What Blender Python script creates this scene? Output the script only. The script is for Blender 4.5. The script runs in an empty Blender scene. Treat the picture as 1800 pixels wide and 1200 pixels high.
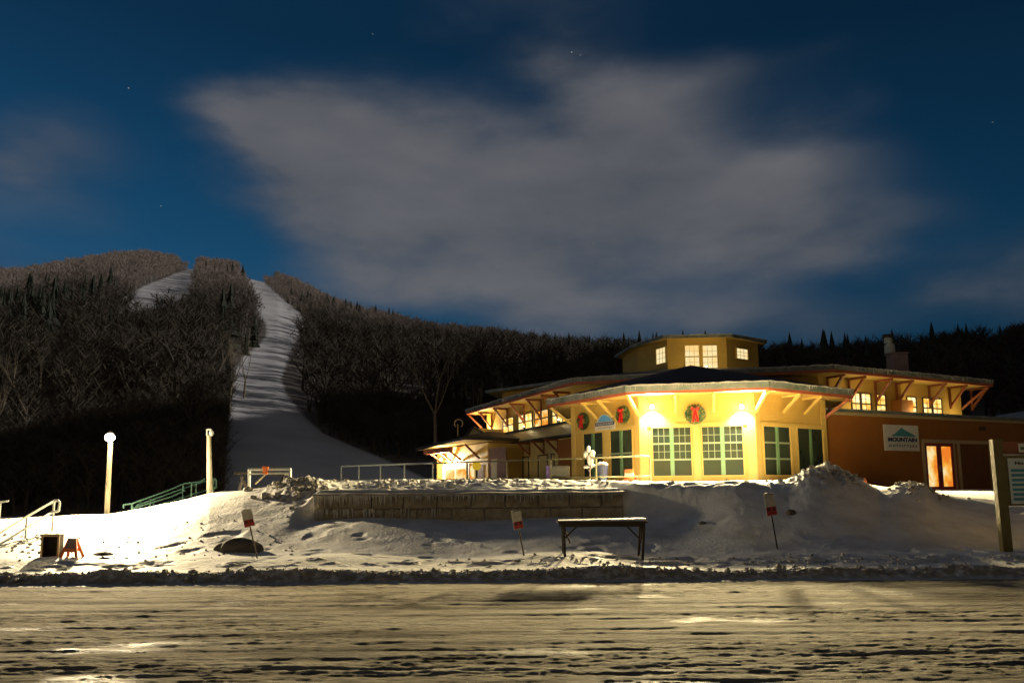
import bpy, math, random
import numpy as np
from mathutils import Vector, Matrix, Euler
random.seed(7); rng = np.random.default_rng(11)
S = bpy.context.scene
COL = S.collection
PI = math.pi

# ------------------------------------------------------------------ camera
FPX, HOR, PITCH, ROLL = 1345.0, 860.0, math.radians(7.0), 0.008
CAMZ = 1.6
cd = bpy.data.cameras.new('camera'); cam = bpy.data.objects.new('camera', cd); COL.objects.link(cam)
cd.sensor_width = 36.0; cd.lens = FPX/1800*36.0
SHP = HOR - 600 - FPX*math.tan(PITCH)
cd.shift_y = SHP/1800
cd.clip_end = 5000; cd.clip_start = 0.1
CM = Matrix.Rotation(PI/2+PITCH, 4, 'X') @ Matrix.Rotation(-ROLL, 4, 'Z')
CM.translation = Vector((0, 0, CAMZ))
cam.matrix_world = CM
S.camera = cam
R3 = CM.to_3x3(); R3I = R3.inverted()
def ray(px, py):
    return R3 @ Vector(((px-900)/FPX, -(py-600-SHP)/FPX, -1))
def at(px, py, Y):
    d = ray(px, py); return Vector((0, 0, CAMZ)) + d*(Y/d.y)
def proj(p):
    c = R3I @ (Vector(p)-Vector((0, 0, CAMZ)))
    return 900-FPX*c.x/c.z, 600+SHP+FPX*c.y/c.z
def xat(px, Y, z):
    py = 860
    for _ in range(6):
        p = at(px, py, Y); py -= (z-p.z)*FPX/Y
    return at(px, py, Y).x

# ------------------------------------------------------------------ view, world, moon
S.view_settings.view_transform = 'Standard'; S.view_settings.look = 'None'
S.view_settings.exposure = 0; S.view_settings.gamma = 1
S.cycles.max_bounces = 5; S.cycles.diffuse_bounces = 3; S.cycles.glossy_bounces = 2
S.cycles.transparent_max_bounces = 6
W = bpy.data.worlds.new('World'); S.world = W; W.use_nodes = True
nt = W.node_tree; N = nt.nodes; Lk = nt.links
for n in list(N): N.remove(n)
def mth(op, a, b=None):
    n = N.new('ShaderNodeMath'); n.operation = op
    for i, v in enumerate((a, b)):
        if v is None: continue
        if isinstance(v, (int, float)): n.inputs[i].default_value = v
        else: Lk.new(v, n.inputs[i])
    return n.outputs[0]
def vec(op, a, b):
    n = N.new('ShaderNodeVectorMath'); n.operation = op
    for i, v in enumerate((a, b)):
        if v is None: continue
        if isinstance(v, (tuple, list, Vector)): n.inputs[i].default_value = tuple(v)
        else: Lk.new(v, n.inputs[i])
    return n
tc = N.new('ShaderNodeTexCoord')
D = vec('NORMALIZE', tc.outputs['Generated'], None).outputs[0]
nz = N.new('ShaderNodeTexNoise'); nz.inputs['Scale'].default_value = 5.5; nz.inputs['Detail'].default_value = 7; nz.inputs['Roughness'].default_value = .48
Lk.new(vec('MULTIPLY', D, (.8, .8, 2.0)).outputs[0], nz.inputs['Vector'])
nb = N.new('ShaderNodeTexNoise'); nb.inputs['Scale'].default_value = 2.6; nb.inputs['Detail'].default_value = 3
Lk.new(D, nb.inputs['Vector'])
wp = vec('MULTIPLY', vec('SUBTRACT', nz.outputs['Color'], (.5, .5, .5)).outputs[0], (.17, .17, .12)).outputs[0]
DW = vec('ADD', D, wp).outputs[0]
blobs = [(470,205,75,45,.7),(570,260,120,75,.95),(700,300,130,80,.8),(480,330,60,60,.3),(800,380,230,90,.75),(950,310,170,90,.6),(1110,215,100,75,.75),(1110,300,160,100,.5),
 (1270,340,160,70,.65),(1400,400,120,50,.5),(900,470,260,70,.6),(1150,400,220,80,.45),(800,520,220,45,.3),(1330,545,130,35,.35),(1000,550,200,45,.35),
 (20,235,90,60,.75),(60,290,100,60,.5),(1800,490,100,60,.85),(1440,275,90,45,.5),(1000,5,200,30,.32),(1500,440,80,30,.5),(1350,600,200,40,.5),(140,470,200,25,.12),(1560,90,220,30,.3),(1500,420,90,30,.3),
 (-500,350,400,90,.7),(2500,300,350,120,.7)]
tot = None
for px, py, rx, ry, w in blobs:
    c = ray(px, py).normalized()
    k = 1/math.hypot(1, (px-900)/FPX)
    d = vec('MULTIPLY', vec('SUBTRACT', DW, c).outputs[0], (FPX/rx/k, FPX/rx/k, FPX/ry/k)).outputs[0]
    q = vec('DOT_PRODUCT', d, d).outputs['Value']
    g = mth('MULTIPLY', mth('EXPONENT', mth('MULTIPLY', q, -.55)), w)
    tot = g if tot is None else mth('ADD', tot, g)
tot = mth('MULTIPLY', tot, mth('ADD', mth('MULTIPLY', nb.outputs['Fac'], 1.1), .42))
tot = mth('MULTIPLY', tot, mth('ADD', mth('MULTIPLY', nz.outputs['Fac'], 2.3), -.12))
cf = N.new('ShaderNodeMapRange'); cf.interpolation_type = 'SMOOTHSTEP'
cf.inputs['From Min'].default_value = .14; cf.inputs['From Max'].default_value = 1.65
Lk.new(tot, cf.inputs['Value'])
sep = N.new('ShaderNodeSeparateXYZ'); Lk.new(D, sep.inputs[0])
rp = N.new('ShaderNodeValToRGB'); Lk.new(sep.outputs['Z'], rp.inputs[0])
e = rp.color_ramp.elements
e[0].position = 0; e[0].color = (.012, .040, .072, 1)
e[1].position = 1; e[1].color = (.003, .014, .034, 1)
for p, c in ((.12, (.0085,.046,.092,1)), (.27, (.0075,.053,.118,1)), (.38, (.0048,.037,.088,1)), (.52, (.003,.021,.052,1))):
    x = e.new(p); x.color = c
# the left of the sky is a little brighter than the right
lr = N.new('ShaderNodeMapRange'); lr.inputs['From Min'].default_value = -.6; lr.inputs['From Max'].default_value = .6
lr.inputs['To Min'].default_value = 1.35; lr.inputs['To Max'].default_value = .60
Lk.new(sep.outputs['X'], lr.inputs['Value'])
skyc = vec('SCALE', rp.outputs[0], None); Lk.new(lr.outputs[0], skyc.inputs['Scale'])
mx = N.new('ShaderNodeMix'); mx.data_type = 'RGBA'
Lk.new(mth('MULTIPLY', cf.outputs[0], .88), mx.inputs[0]); Lk.new(skyc.outputs[0], mx.inputs[6])
clc = N.new('ShaderNodeMix'); clc.data_type = 'RGBA'
clc.inputs[6].default_value = (.075, .082, .096, 1); clc.inputs[7].default_value = (.140, .140, .151, 1)
vr = N.new('ShaderNodeMapRange'); vr.inputs['From Min'].default_value = .32; vr.inputs['From Max'].default_value = .68; Lk.new(nz.outputs['Fac'], vr.inputs['Value'])
Lk.new(vr.outputs[0], clc.inputs[0])
Lk.new(clc.outputs[2], mx.inputs[7])
# warm fill glow added to the unseen sky behind the viewer
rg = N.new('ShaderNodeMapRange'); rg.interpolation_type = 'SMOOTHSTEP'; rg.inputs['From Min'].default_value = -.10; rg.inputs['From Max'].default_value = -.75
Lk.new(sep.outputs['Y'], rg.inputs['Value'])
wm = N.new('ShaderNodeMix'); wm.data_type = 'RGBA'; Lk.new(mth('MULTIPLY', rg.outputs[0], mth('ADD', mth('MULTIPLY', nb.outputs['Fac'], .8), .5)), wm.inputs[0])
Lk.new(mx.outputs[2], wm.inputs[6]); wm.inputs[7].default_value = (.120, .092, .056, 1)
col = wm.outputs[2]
for px, py, w in ((226,155,.16),(1005,92,.2),(1020,97,.08),(283,362,.1),(1745,215,.06),(655,60,.07)):
    c = ray(px, py).normalized()
    ds = vec('DISTANCE', D, c).outputs['Value']
    s = mth('MULTIPLY', mth('LESS_THAN', ds, .0008), w)
    a = vec('ADD', col, None); Lk.new(s, a.inputs[1]); col = a.outputs[0]
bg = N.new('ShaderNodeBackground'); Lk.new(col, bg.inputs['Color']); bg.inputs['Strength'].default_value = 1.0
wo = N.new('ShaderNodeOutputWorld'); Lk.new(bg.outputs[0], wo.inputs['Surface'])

MOON_EL, MOON_AZ = math.radians(20), math.radians(85)      # azimuth from +Y towards +X
md = Vector((math.sin(MOON_AZ)*math.cos(MOON_EL), math.cos(MOON_AZ)*math.cos(MOON_EL), math.sin(MOON_EL)))
ml = bpy.data.lights.new('moon', 'SUN'); ml.energy = 1.9; ml.angle = math.radians(.5); ml.color = (1, .93, .86)
mo = bpy.data.objects.new('moon', ml); COL.objects.link(mo)
mo.rotation_euler = (-md).to_track_quat('-Z', 'Y').to_euler()

# ------------------------------------------------------------------ helpers
def tag(o, label=None, cat=None, group=None, kind=None):
    if label: o['label'] = label
    if cat: o['category'] = cat
    if group: o['group'] = group
    if kind: o['kind'] = kind
    return o
def thing(name, label, cat, loc=(0,0,0), group=None):
    o = bpy.data.objects.new(name, None); COL.objects.link(o); o.location = loc
    o.empty_display_size = .3
    return tag(o, label, cat, group)
class MB:
    def __init__(s): s.v = []; s.f = []
    def poly(s, pts):
        b = len(s.v); s.v += [tuple(p) for p in pts]; s.f.append(tuple(range(b, b+len(pts))))
    def hexa(s, P):       # 8 points: bottom 4 ccw, top 4
        b = len(s.v); s.v += [tuple(p) for p in P]
        s.f += [tuple(b+i for i in q) for q in ((3,2,1,0),(4,5,6,7),(0,1,5,4),(1,2,6,5),(2,3,7,6),(3,0,4,7))]
    def box(s, x0, x1, y0, y1, z0, z1):
        s.hexa([(x0,y0,z0),(x1,y0,z0),(x1,y1,z0),(x0,y1,z0),(x0,y0,z1),(x1,y0,z1),(x1,y1,z1),(x0,y1,z1)])
    def fbox(s, F, s0, s1, o0, o1, z0, z1):
        s.hexa([F.pt(s0,o1,z0),F.pt(s1,o1,z0),F.pt(s1,o0,z0),F.pt(s0,o0,z0),F.pt(s0,o1,z1),F.pt(s1,o1,z1),F.pt(s1,o0,z1),F.pt(s0,o0,z1)])
    def beam(s, p0, p1, w, h, up=(0,0,1)):
        p0 = Vector(p0); p1 = Vector(p1); d = (p1-p0).normalized()
        a = d.cross(Vector(up))
        if a.length < 1e-4: a = d.cross(Vector((1,0,0)))
        a.normalize(); b = a.cross(d).normalized(); a = a*w/2; b = b*h/2
        s.hexa([p0-a-b, p0+a-b, p1+a-b, p1-a-b, p0-a+b, p0+a+b, p1+a+b, p1-a+b])
    def tube(s, p0, p1, r0, r1=None, n=8, cap=True):
        r1 = r0 if r1 is None else r1
        p0 = Vector(p0); p1 = Vector(p1); d = (p1-p0)
        if d.length < 1e-6: return
        d.normalize()
        a = d.orthogonal().normalized(); b = d.cross(a)
        B = len(s.v)
        for p, r in ((p0, r0), (p1, r1)):
            for i in range(n):
                t = 2*PI*i/n; s.v.append(tuple(p + a*(r*math.cos(t)) + b*(r*math.sin(t))))
        for i in range(n):
            j = (i+1) % n; s.f.append((B+i, B+j, B+n+j, B+n+i))
        if cap: s.f.append(tuple(B+i for i in range(n-1, -1, -1))); s.f.append(tuple(B+n+i for i in range(n)))
    def path(s, pts, r, n=8):
        for a, b in zip(pts[:-1], pts[1:]): s.tube(a, b, r, n=n)
        for p in pts[1:-1]: s.ball(p, r*1.01, 6, 4)
    def ball(s, c, r, n=8, m=6, sq=(1,1,1), jit=0):
        c = Vector(c); B = len(s.v)
        for i in range(m+1):
            ph = PI*i/m
            for j in range(n):
                t = 2*PI*j/n; k = 1+(random.uniform(-jit, jit) if jit else 0)
                s.v.append((c.x+r*sq[0]*k*math.sin(ph)*math.cos(t), c.y+r*sq[1]*k*math.sin(ph)*math.sin(t), c.z+r*sq[2]*k*math.cos(ph)))
        for i in range(m):
            for j in range(n):
                k = (j+1) % n; s.f.append((B+i*n+j, B+(i+1)*n+j, B+(i+1)*n+k, B+i*n+k))
    def prism(s, P, z0, z1, top=True, bot=False):
        n = len(P); B = len(s.v)
        s.v += [(p[0], p[1], z0) for p in P]+[(p[0], p[1], z1) for p in P]
        for i in range(n):
            j = (i+1) % n; s.f.append((B+i, B+j, B+n+j, B+n+i))
        if top: s.f.append(tuple(B+n+i for i in range(n)))
        if bot: s.f.append(tuple(B+i for i in range(n-1, -1, -1)))
    def ring(s, P, z0, z1, t):
        Q = offs(P, -t); n = len(P); B = len(s.v)
        for R, z in ((P, z0), (P, z1), (Q, z0), (Q, z1)): s.v += [(p[0], p[1], z) for p in R]
        for i in range(n):
            j = (i+1) % n
            s.f += [(B+i,B+j,B+n+j,B+n+i), (B+2*n+j,B+2*n+i,B+3*n+i,B+3*n+j), (B+n+i,B+n+j,B+3*n+j,B+3*n+i), (B+j,B+i,B+2*n+i,B+2*n+j)]
    def build(s, name, mat, parent=None, smooth=False, bevel=0):
        me = bpy.data.meshes.new(name); me.from_pydata(s.v, [], s.f); me.update()
        if smooth: me.shade_smooth()
        me.materials.append(mat)
        o = bpy.data.objects.new(name, me); COL.objects.link(o)
        if parent is not None:
            o.parent = parent
            o.matrix_parent_inverse = world_of(parent).inverted()
        if bevel:
            b = o.modifiers.new('bevel', 'BEVEL'); b.width = bevel; b.segments = 2; b.limit_method = 'ANGLE'
        return o
def world_of(o):
    m = Matrix.LocRotScale(o.location, o.rotation_euler, o.scale)
    if o.parent: return world_of(o.parent) @ o.matrix_parent_inverse @ m
    return m
def offs(P, d):     # offset a ccw convex polygon outwards by d
    n = len(P); out = []
    for i in range(n):
        a, b, c = Vector(P[i-1]), Vector(P[i]), Vector(P[(i+1) % n])
        u = (b-a).normalized(); v = (c-b).normalized()
        n1 = Vector((u.y, -u.x)); n2 = Vector((v.y, -v.x)); m = (n1+n2).normalized()
        out.append(b + m*(d/max(.3, m.dot(n1))))
    return out
class Fr:           # a wall plane; A -> B runs left to right seen from outside
    def __init__(s, A, B):
        s.A = Vector((A[0], A[1])); s.B = Vector((B[0], B[1])); s.L = (s.B-s.A).length
        s.u = (s.B-s.A)/s.L; s.n = Vector((s.u.y, -s.u.x))
    def pt(s, a, o, z):
        p = s.A+s.u*a+s.n*o; return Vector((p.x, p.y, z))
    def loc(s, px, py, out=0):
        d = ray(px, py); nn = Vector((s.n.x, s.n.y, 0)); P0 = s.pt(0, out, 0)
        k = nn.dot(P0-Vector((0,0,CAMZ)))/nn.dot(d); p = Vector((0,0,CAMZ))+d*k
        return (Vector((p.x, p.y))-s.A).dot(s.u), p.z
    def mat(s, a, o, z):
        p = s.pt(a, o, z)
        return Matrix(((s.u.x, 0, s.n.x, p.x), (s.u.y, 0, s.n.y, p.y), (0, 1, 0, p.z), (0, 0, 0, 1)))

# value noise in numpy
_T = rng.random((512, 512))
def vn(x, y):
    xi = np.floor(x).astype(int); yi = np.floor(y).astype(int); fx = x-xi; fy = y-yi
    fx = fx*fx*(3-2*fx); fy = fy*fy*(3-2*fy)
    a = _T[xi % 512, yi % 512]; b = _T[(xi+1) % 512, yi % 512]; c = _T[xi % 512, (yi+1) % 512]; d = _T[(xi+1) % 512, (yi+1) % 512]
    return (a*(1-fx)+b*fx)*(1-fy)+(c*(1-fx)+d*fx)*fy
def fbm(x, y, o=4, g=.5):
    s = 0; a = 1; t = 0
    for i in range(o):
        s = s+a*vn(x+17.3*i, y+9.1*i); t += a; a *= g; x = x*2.03; y = y*2.03
    return s/t
def sst(a, b, x):
    t = np.clip((x-a)/np.maximum(b-a, 1e-6), 0, 1); return t*t*(3-2*t)

# ------------------------------------------------------------------ materials
def mat(name, base, rough=.7, metal=0, bump=0, bscale=20, var=0, vscale=3, emit=None, estr=0, spec=.5, vcol=None, stretch=None, sub=0):
    m = bpy.data.materials.new(name); m.use_nodes = True; t = m.node_tree; b = t.nodes['Principled BSDF']
    b.inputs['Base Color'].default_value = (*base, 1); b.inputs['Roughness'].default_value = rough
    b.inputs['Metallic'].default_value = metal; b.inputs['Specular IOR Level'].default_value = spec
    g = t.nodes.new('ShaderNodeTexCoord'); src = g.outputs['Object']
    if stretch:
        mp = t.nodes.new('ShaderNodeMapping'); mp.inputs['Scale'].default_value = stretch
        t.links.new(src, mp.inputs[0]); src = mp.outputs[0]
    if var:
        n = t.nodes.new('ShaderNodeTexNoise'); n.inputs['Scale'].default_value = vscale; n.inputs['Detail'].default_value = 6
        t.links.new(src, n.inputs['Vector'])
        r = t.nodes.new('ShaderNodeMapRange'); r.inputs['From Min'].default_value = .3; r.inputs['From Max'].default_value = .7
        t.links.new(n.outputs['Fac'], r.inputs['Value'])
        x = t.nodes.new('ShaderNodeMix'); x.data_type = 'RGBA'
        c2 = vcol or tuple(c*(1-var) for c in base)
        x.inputs[6].default_value = (*base, 1); x.inputs[7].default_value = (*c2, 1)
        t.links.new(r.outputs[0], x.inputs[0]); t.links.new(x.outputs[2], b.inputs['Base Color'])
    if bump:
        n = t.nodes.new('ShaderNodeTexNoise'); n.inputs['Scale'].default_value = bscale; n.inputs['Detail'].default_value = 5
        t.links.new(src, n.inputs['Vector'])
        bp = t.nodes.new('ShaderNodeBump'); bp.inputs['Strength'].default_value = bump; bp.inputs['Distance'].default_value = .02
        t.links.new(n.outputs['Fac'], bp.inputs['Height']); t.links.new(bp.outputs[0], b.inputs['Normal'])
    if emit:
        b.inputs['Emission Color'].default_value = (*emit, 1); b.inputs['Emission Strength'].default_value = estr
    return m
def lit_window(name, c1, c2, c3, strength, scale=2.2):
    m = bpy.data.materials.new(name); m.use_nodes = True; t = m.node_tree; b = t.nodes['Principled BSDF']
    b.inputs['Base Color'].default_value = (.05,.04,.03,1); b.inputs['Roughness'].default_value = .15
    g = t.nodes.new('ShaderNodeTexCoord'); n = t.nodes.new('ShaderNodeTexNoise'); n.inputs['Scale'].default_value = scale; n.inputs['Detail'].default_value = 3
    t.links.new(g.outputs['Object'], n.inputs['Vector'])
    r = t.nodes.new('ShaderNodeValToRGB'); e = r.color_ramp.elements
    e[0].position = .36; e[0].color = (*c1, 1); e[1].position = .64; e[1].color = (*c3, 1)
    x = e.new(.5); x.color = (*c2, 1)
    t.links.new(n.outputs['Fac'], r.inputs[0]); t.links.new(r.outputs[0], b.inputs['Emission Color'])
    b.inputs['Emission Strength'].default_value = strength
    return m
def clapboard(name, base, pitch=.16, vert=False, rough=.75, depth=.5):
    m = mat(name, base, rough, var=.14, vscale=1.3)
    t = m.node_tree; b = t.nodes['Principled BSDF']
    g = t.nodes.new('ShaderNodeTexCoord'); s = t.nodes.new('ShaderNodeSeparateXYZ'); t.links.new(g.outputs['Object'], s.inputs[0])
    q = t.nodes.new('ShaderNodeMath'); q.operation = 'FRACT'; k = t.nodes.new('ShaderNodeMath'); k.operation = 'DIVIDE'; k.inputs[1].default_value = pitch
    t.links.new(s.outputs['Z'], k.inputs[0]); t.links.new(k.outputs[0], q.inputs[0])
    bp = t.nodes.new('ShaderNodeBump'); bp.inputs['Strength'].default_value = depth; bp.inputs['Distance'].default_value = .015; bp.invert = True
    t.links.new(q.outputs[0], bp.inputs['Height']); t.links.new(bp.outputs[0], b.inputs['Normal'])
    return m
M = dict(
 yellow=clapboard('yellow_clapboard', (.62,.40,.085)),
 ytrim=mat('yellow_trim', (.68,.47,.12), .6, var=.1, vscale=2),
 tan=clapboard('tan_clapboard', (.75,.58,.22)),
 brown=clapboard('brown_clapboard', (.30,.105,.010), .2, depth=.35),
 brown_panel=mat('brown_panel', (.20,.07,.008), .6, var=.2),
 ctrim=mat('cream_trim', (.48,.36,.18), .6, var=.1),
 green=mat('green_trim', (.075,.11,.08), .5, var=.5, vscale=2.5, vcol=(.24,.235,.21)),
 gframe=mat('green_window_frame', (.10,.19,.085), .45, var=.1),
 red=mat('red_trim', (.42,.10,.035), .55, var=.2, vscale=4),
 redbr=mat('red_brown_timber', (.30,.09,.03), .6, var=.3, vscale=6),
 shingle=mat('roof_shingles', (.055,.045,.045), .9, bump=.8, bscale=9, var=.4, vscale=4),
 roofsnow=mat('roof_thin_snow', (.16,.15,.16), .85, bump=.5, bscale=6, var=.6, vscale=1.2, vcol=(.07,.06,.06)),
 olive=mat('olive_roof_metal', (.34,.28,.13), .5, var=.25, vscale=2),
 dark=mat('dark_trim', (.03,.027,.02), .6),
 dglass=mat('dark_glass', (.03,.034,.018), .12, var=.4, vscale=1.5, vcol=(.02,.03,.02)),
 muntin=mat('pale_muntin', (.20,.24,.15), .5),
 dmuntin=mat('dark_muntin', (.06,.04,.02), .5),
 win=lit_window('lit_window_pane', (.85,.40,.05), (1,.64,.18), (1,.84,.44), 1.5),
 winor=lit_window('lit_orange_pane', (.9,.22,.02), (1,.45,.05), (1,.80,.40), .95, 1.5),
 cupwin=lit_window('cupola_pane', (1,.66,.24), (1,.78,.38), (1,.84,.46), 1.0, 1),
 reddoor=mat('red_door', (.30,.035,.015), .45, var=.2),
 concrete=mat('wall_block_stone', (.46,.40,.28), .9, bump=1, bscale=14, var=.55, vscale=6, vcol=(.24,.19,.11)),
 ice=mat('ice', (.60,.56,.48), .25, bump=.6, bscale=30, var=.3, vscale=8),
 clod=mat('snow_clod', (.50,.47,.42), .8, bump=.8, bscale=20, var=.5, vscale=3),
 shade_snow=mat('shade_dark_snow', (.12,.10,.08), .9, bump=1, bscale=9, var=.4, vscale=3),  # dark tone painted as the shade on backlit snow mounds
 steel=mat('galvanised_pipe', (.45,.47,.42), .5, metal=.3, var=.25, vscale=9),
 gpipe=mat('green_painted_pipe', (.09,.19,.13), .45, var=.25, vscale=9),
 dpipe=mat('dull_pipe', (.17,.155,.08), .5, metal=.3, var=.3, vscale=9),
 pale=mat('pale_green_pipe', (.62,.66,.54), .5, var=.2, vscale=9),
 pole=mat('cream_pole', (.62,.55,.36), .55, var=.15, vscale=4),
 wood=mat('weathered_wood', (.045,.03,.018), .8, bump=.6, bscale=15, var=.5, vscale=5),
 white=mat('white_board', (.70,.66,.56), .5, var=.1, vscale=4),
 signwhite=mat('worn_white_sign', (.62,.58,.48), .5, var=.3, vscale=9),
 signred=mat('worn_red_sign', (.45,.04,.03), .5, var=.3, vscale=9),
 teal=mat('teal_paint', (.06,.25,.27), .5), navy=mat('navy_paint', (.012,.02,.085), .5), sky=mat('blue_paint', (.08,.30,.62), .5),
 black=mat('black_plastic', (.02,.02,.02), .5), post=mat('olive_timber_post', (.17,.13,.035), .7, bump=.6, bscale=12, var=.3, vscale=4),
 orange=mat('orange_plastic', (.70,.16,.03), .45, var=.15), bluep=mat('blue_plastic', (.006,.012,.05), .4),
 needle=mat('wreath_needles', (.03,.085,.015), .6, var=.5, vscale=12), bow=mat('red_ribbon', (.65,.012,.01), .4),
 bark=mat('grey_bark', (.27,.22,.15), .9, bump=.8, bscale=10, var=.4, vscale=5),
 tar=mat('grey_cover', (.12,.12,.10), .6, var=.3), purple=mat('purple_cloth', (.15,.10,.30), .7),
 lamp=mat('lamp_glass', (1,1,1), .3, emit=(1,.86,.60), estr=60), bulb=mat('bulb_glass', (1,1,1), .3, emit=(1,.84,.55), estr=14),
 yel=mat('yellow_plastic_glow', (.75,.50,.02), .5, emit=(1,.65,.03), estr=.35), mauve=mat('mauve_board', (.30,.20,.19), .7, var=.3),  # weak glow added to brighten the yellow sign disc
)

# ------------------------------------------------------------------ ground
def tocol(X, Y): return 900 + 1350*X/np.maximum(Y, 1e-3)
CP  = np.array([-900, 0, 100, 200, 300, 370, 430, 475, 520, 560, 600, 800, 1050, 1112, 1150, 1200, 1290, 1340, 1380, 1420, 1450, 1490, 1540, 1580, 1620, 1645, 1700, 1760, 1850, 2600])
CYt = np.array([24, 24, 24, 24, 23, 22.6, 22.6, 23, 23.2, 23.6, 24, 24.5, 24, 20.6, 20.6, 20.5, 20, 20, 20, 20, 20, 20, 20, 20, 20, 20, 20, 20, 20, 20])
CZt = np.array([.7, .84, .88, .97, 1.28, 1.57, 1.64, 1.72, 1.78, 1.80, 1.82, 1.82, 1.82, 1.76, 1.74, 1.70, 1.72, 1.70, 1.74, 1.92, 1.96, 1.82, 1.50, 1.62, 1.60, 1.36, 1.30, 1.22, 1.2, 1.1])
BP  = np.array([-900, 200, 430, 560, 700, 1450, 1560, 1650, 2600])
BZt = np.array([-.6, -.2, .6, 1.3, 1.75, 1.88, 1.55, 1.42, 1.2])
WX0, WX1, WY = xat(553, 20, 1.2), xat(1097, 20, 1.2), 20.0
def ground(X, Y, detail=True):
    X = np.asarray(X, float); Y = np.asarray(Y, float)
    c = tocol(X, Y)
    cy = np.interp(c, CP, CYt); cz = np.interp(c, CP, CZt); bz = np.interp(c, BP, BZt)
    base = .27
    z = base+(cz-base)*sst(15.6, 1, (Y-15.6)/(cy-15.6)*0+Y*0) if False else base+(cz-base)*sst(0, 1, (Y-15.9)/(cy-15.9))**1.05
    z = np.where(Y > cy, bz+(cz-bz)*(1-sst(0, 7, Y-cy)), z)
    # in front of the stone wall the snow only climbs to the wall's foot
    inw = sst(WX0-.5, WX0+.1, X)*(1-sst(WX1-.1, WX1+.05+3.2*(1-sst(18.6, 20.5, Y)), X))
    foot = base+(.84-base)*sst(16, 20, Y)+.04*np.sin(X*1.3)
    step = sst(20.05, 20.25, Y)
    zw = np.where(Y < 24, foot*(1-step)+(1.60+(z-1.6)*sst(20.6, 23, Y))*step, z)
    z = z*(1-inw)+zw*inw
    # snow bank along the road
    wy = 13.98+.10*(fbm(X*.35, X*0+3.3, 3)-.5)*2-.006*X
    bank = np.exp(-((Y-wy)/.19)**2)
    hb = .045+.11*(fbm(X*1.1, Y*1.1+40, 3)-.3)+.10*(fbm(X*.45+9, Y*0, 2)-.5)
    low = .55*sst(13.7, 14.2, Y)+.45*sst(14.1, 15.8, Y)
    z = z*low
    z = z+bank*hb
    if detail:
        z = z+sst(14,16,Y)*.6*.0+low*(.09*(fbm(X*.5, Y*.5, 4)-.5)+.03*(fbm(X*2.2, Y*2.2+7, 3)-.5))
        z = z+bank*.12*(fbm(X*5, Y*5, 4, .6)-.5)
        # lumps thrown up on the crest of the pile and rubble
        for px, w, Yc, a, fr in ((1455, 60, 20, .34, 3.2), (1300, 34, 20.1, .12, 2), (520, 45, 21.9, .36, 2.6), (1600, 40, 19.8, .16, 2.4), (740, 170, 23.6, .22, 2.2), (1200, 60, 20.4, .10, 2), (560, 30, 22.4, .25, 2.5), (1000, 200, 23.8, .12, 2.4)):
            g = np.exp(-((c-px)/w)**2-((Y-Yc)/1.1)**2)
            r = 1-np.abs(2*fbm(X*fr, Y*fr+px, 4, .55)-1)
            z = z+g*a*(r*1.5-.75)
        # ridge of plough debris behind the bank, footprints
        z = z+low*.06*np.maximum(0, fbm(X*2.6+50, Y*5, 3)-.55)*4*np.exp(-((Y-14.9)/.5)**2)
        z = z-low*.05*np.maximum(0, fbm(X*1.7+5, Y*1.7+81, 2)-.66)*5*(1-sst(18, 20, Y))
    return z
def gz(x, y): return float(ground(np.array([x]), np.array([y]))[0])

def grid_mesh(name, X, Y, Z, m, attr=None, kind='structure'):
    r, c = X.shape; me = bpy.data.meshes.new(name)
    co = np.stack([X, Y, Z], -1).reshape(-1, 3).astype(np.float32)
    idx = np.arange(r*c).reshape(r, c)
    q = np.stack([idx[:-1,:-1], idx[:-1,1:], idx[1:,1:], idx[1:,:-1]], -1).reshape(-1, 4).astype(np.int32)
    me.vertices.add(len(co)); me.vertices.foreach_set('co', co.ravel())
    me.loops.add(q.size); me.loops.foreach_set('vertex_index', q.ravel())
    me.polygons.add(len(q)); me.polygons.foreach_set('loop_start', np.arange(0, q.size, 4, dtype=np.int32))
    me.update(calc_edges=True); me.shade_smooth()
    for k, a in (attr or {}).items():
        at_ = me.attributes.new(k, 'FLOAT', 'POINT'); at_.data.foreach_set('value', a.ravel().astype(np.float32))
    me.materials.append(m); o = bpy.data.objects.new(name, me); COL.objects.link(o)
    if kind: o['kind'] = kind
    return o

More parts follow.
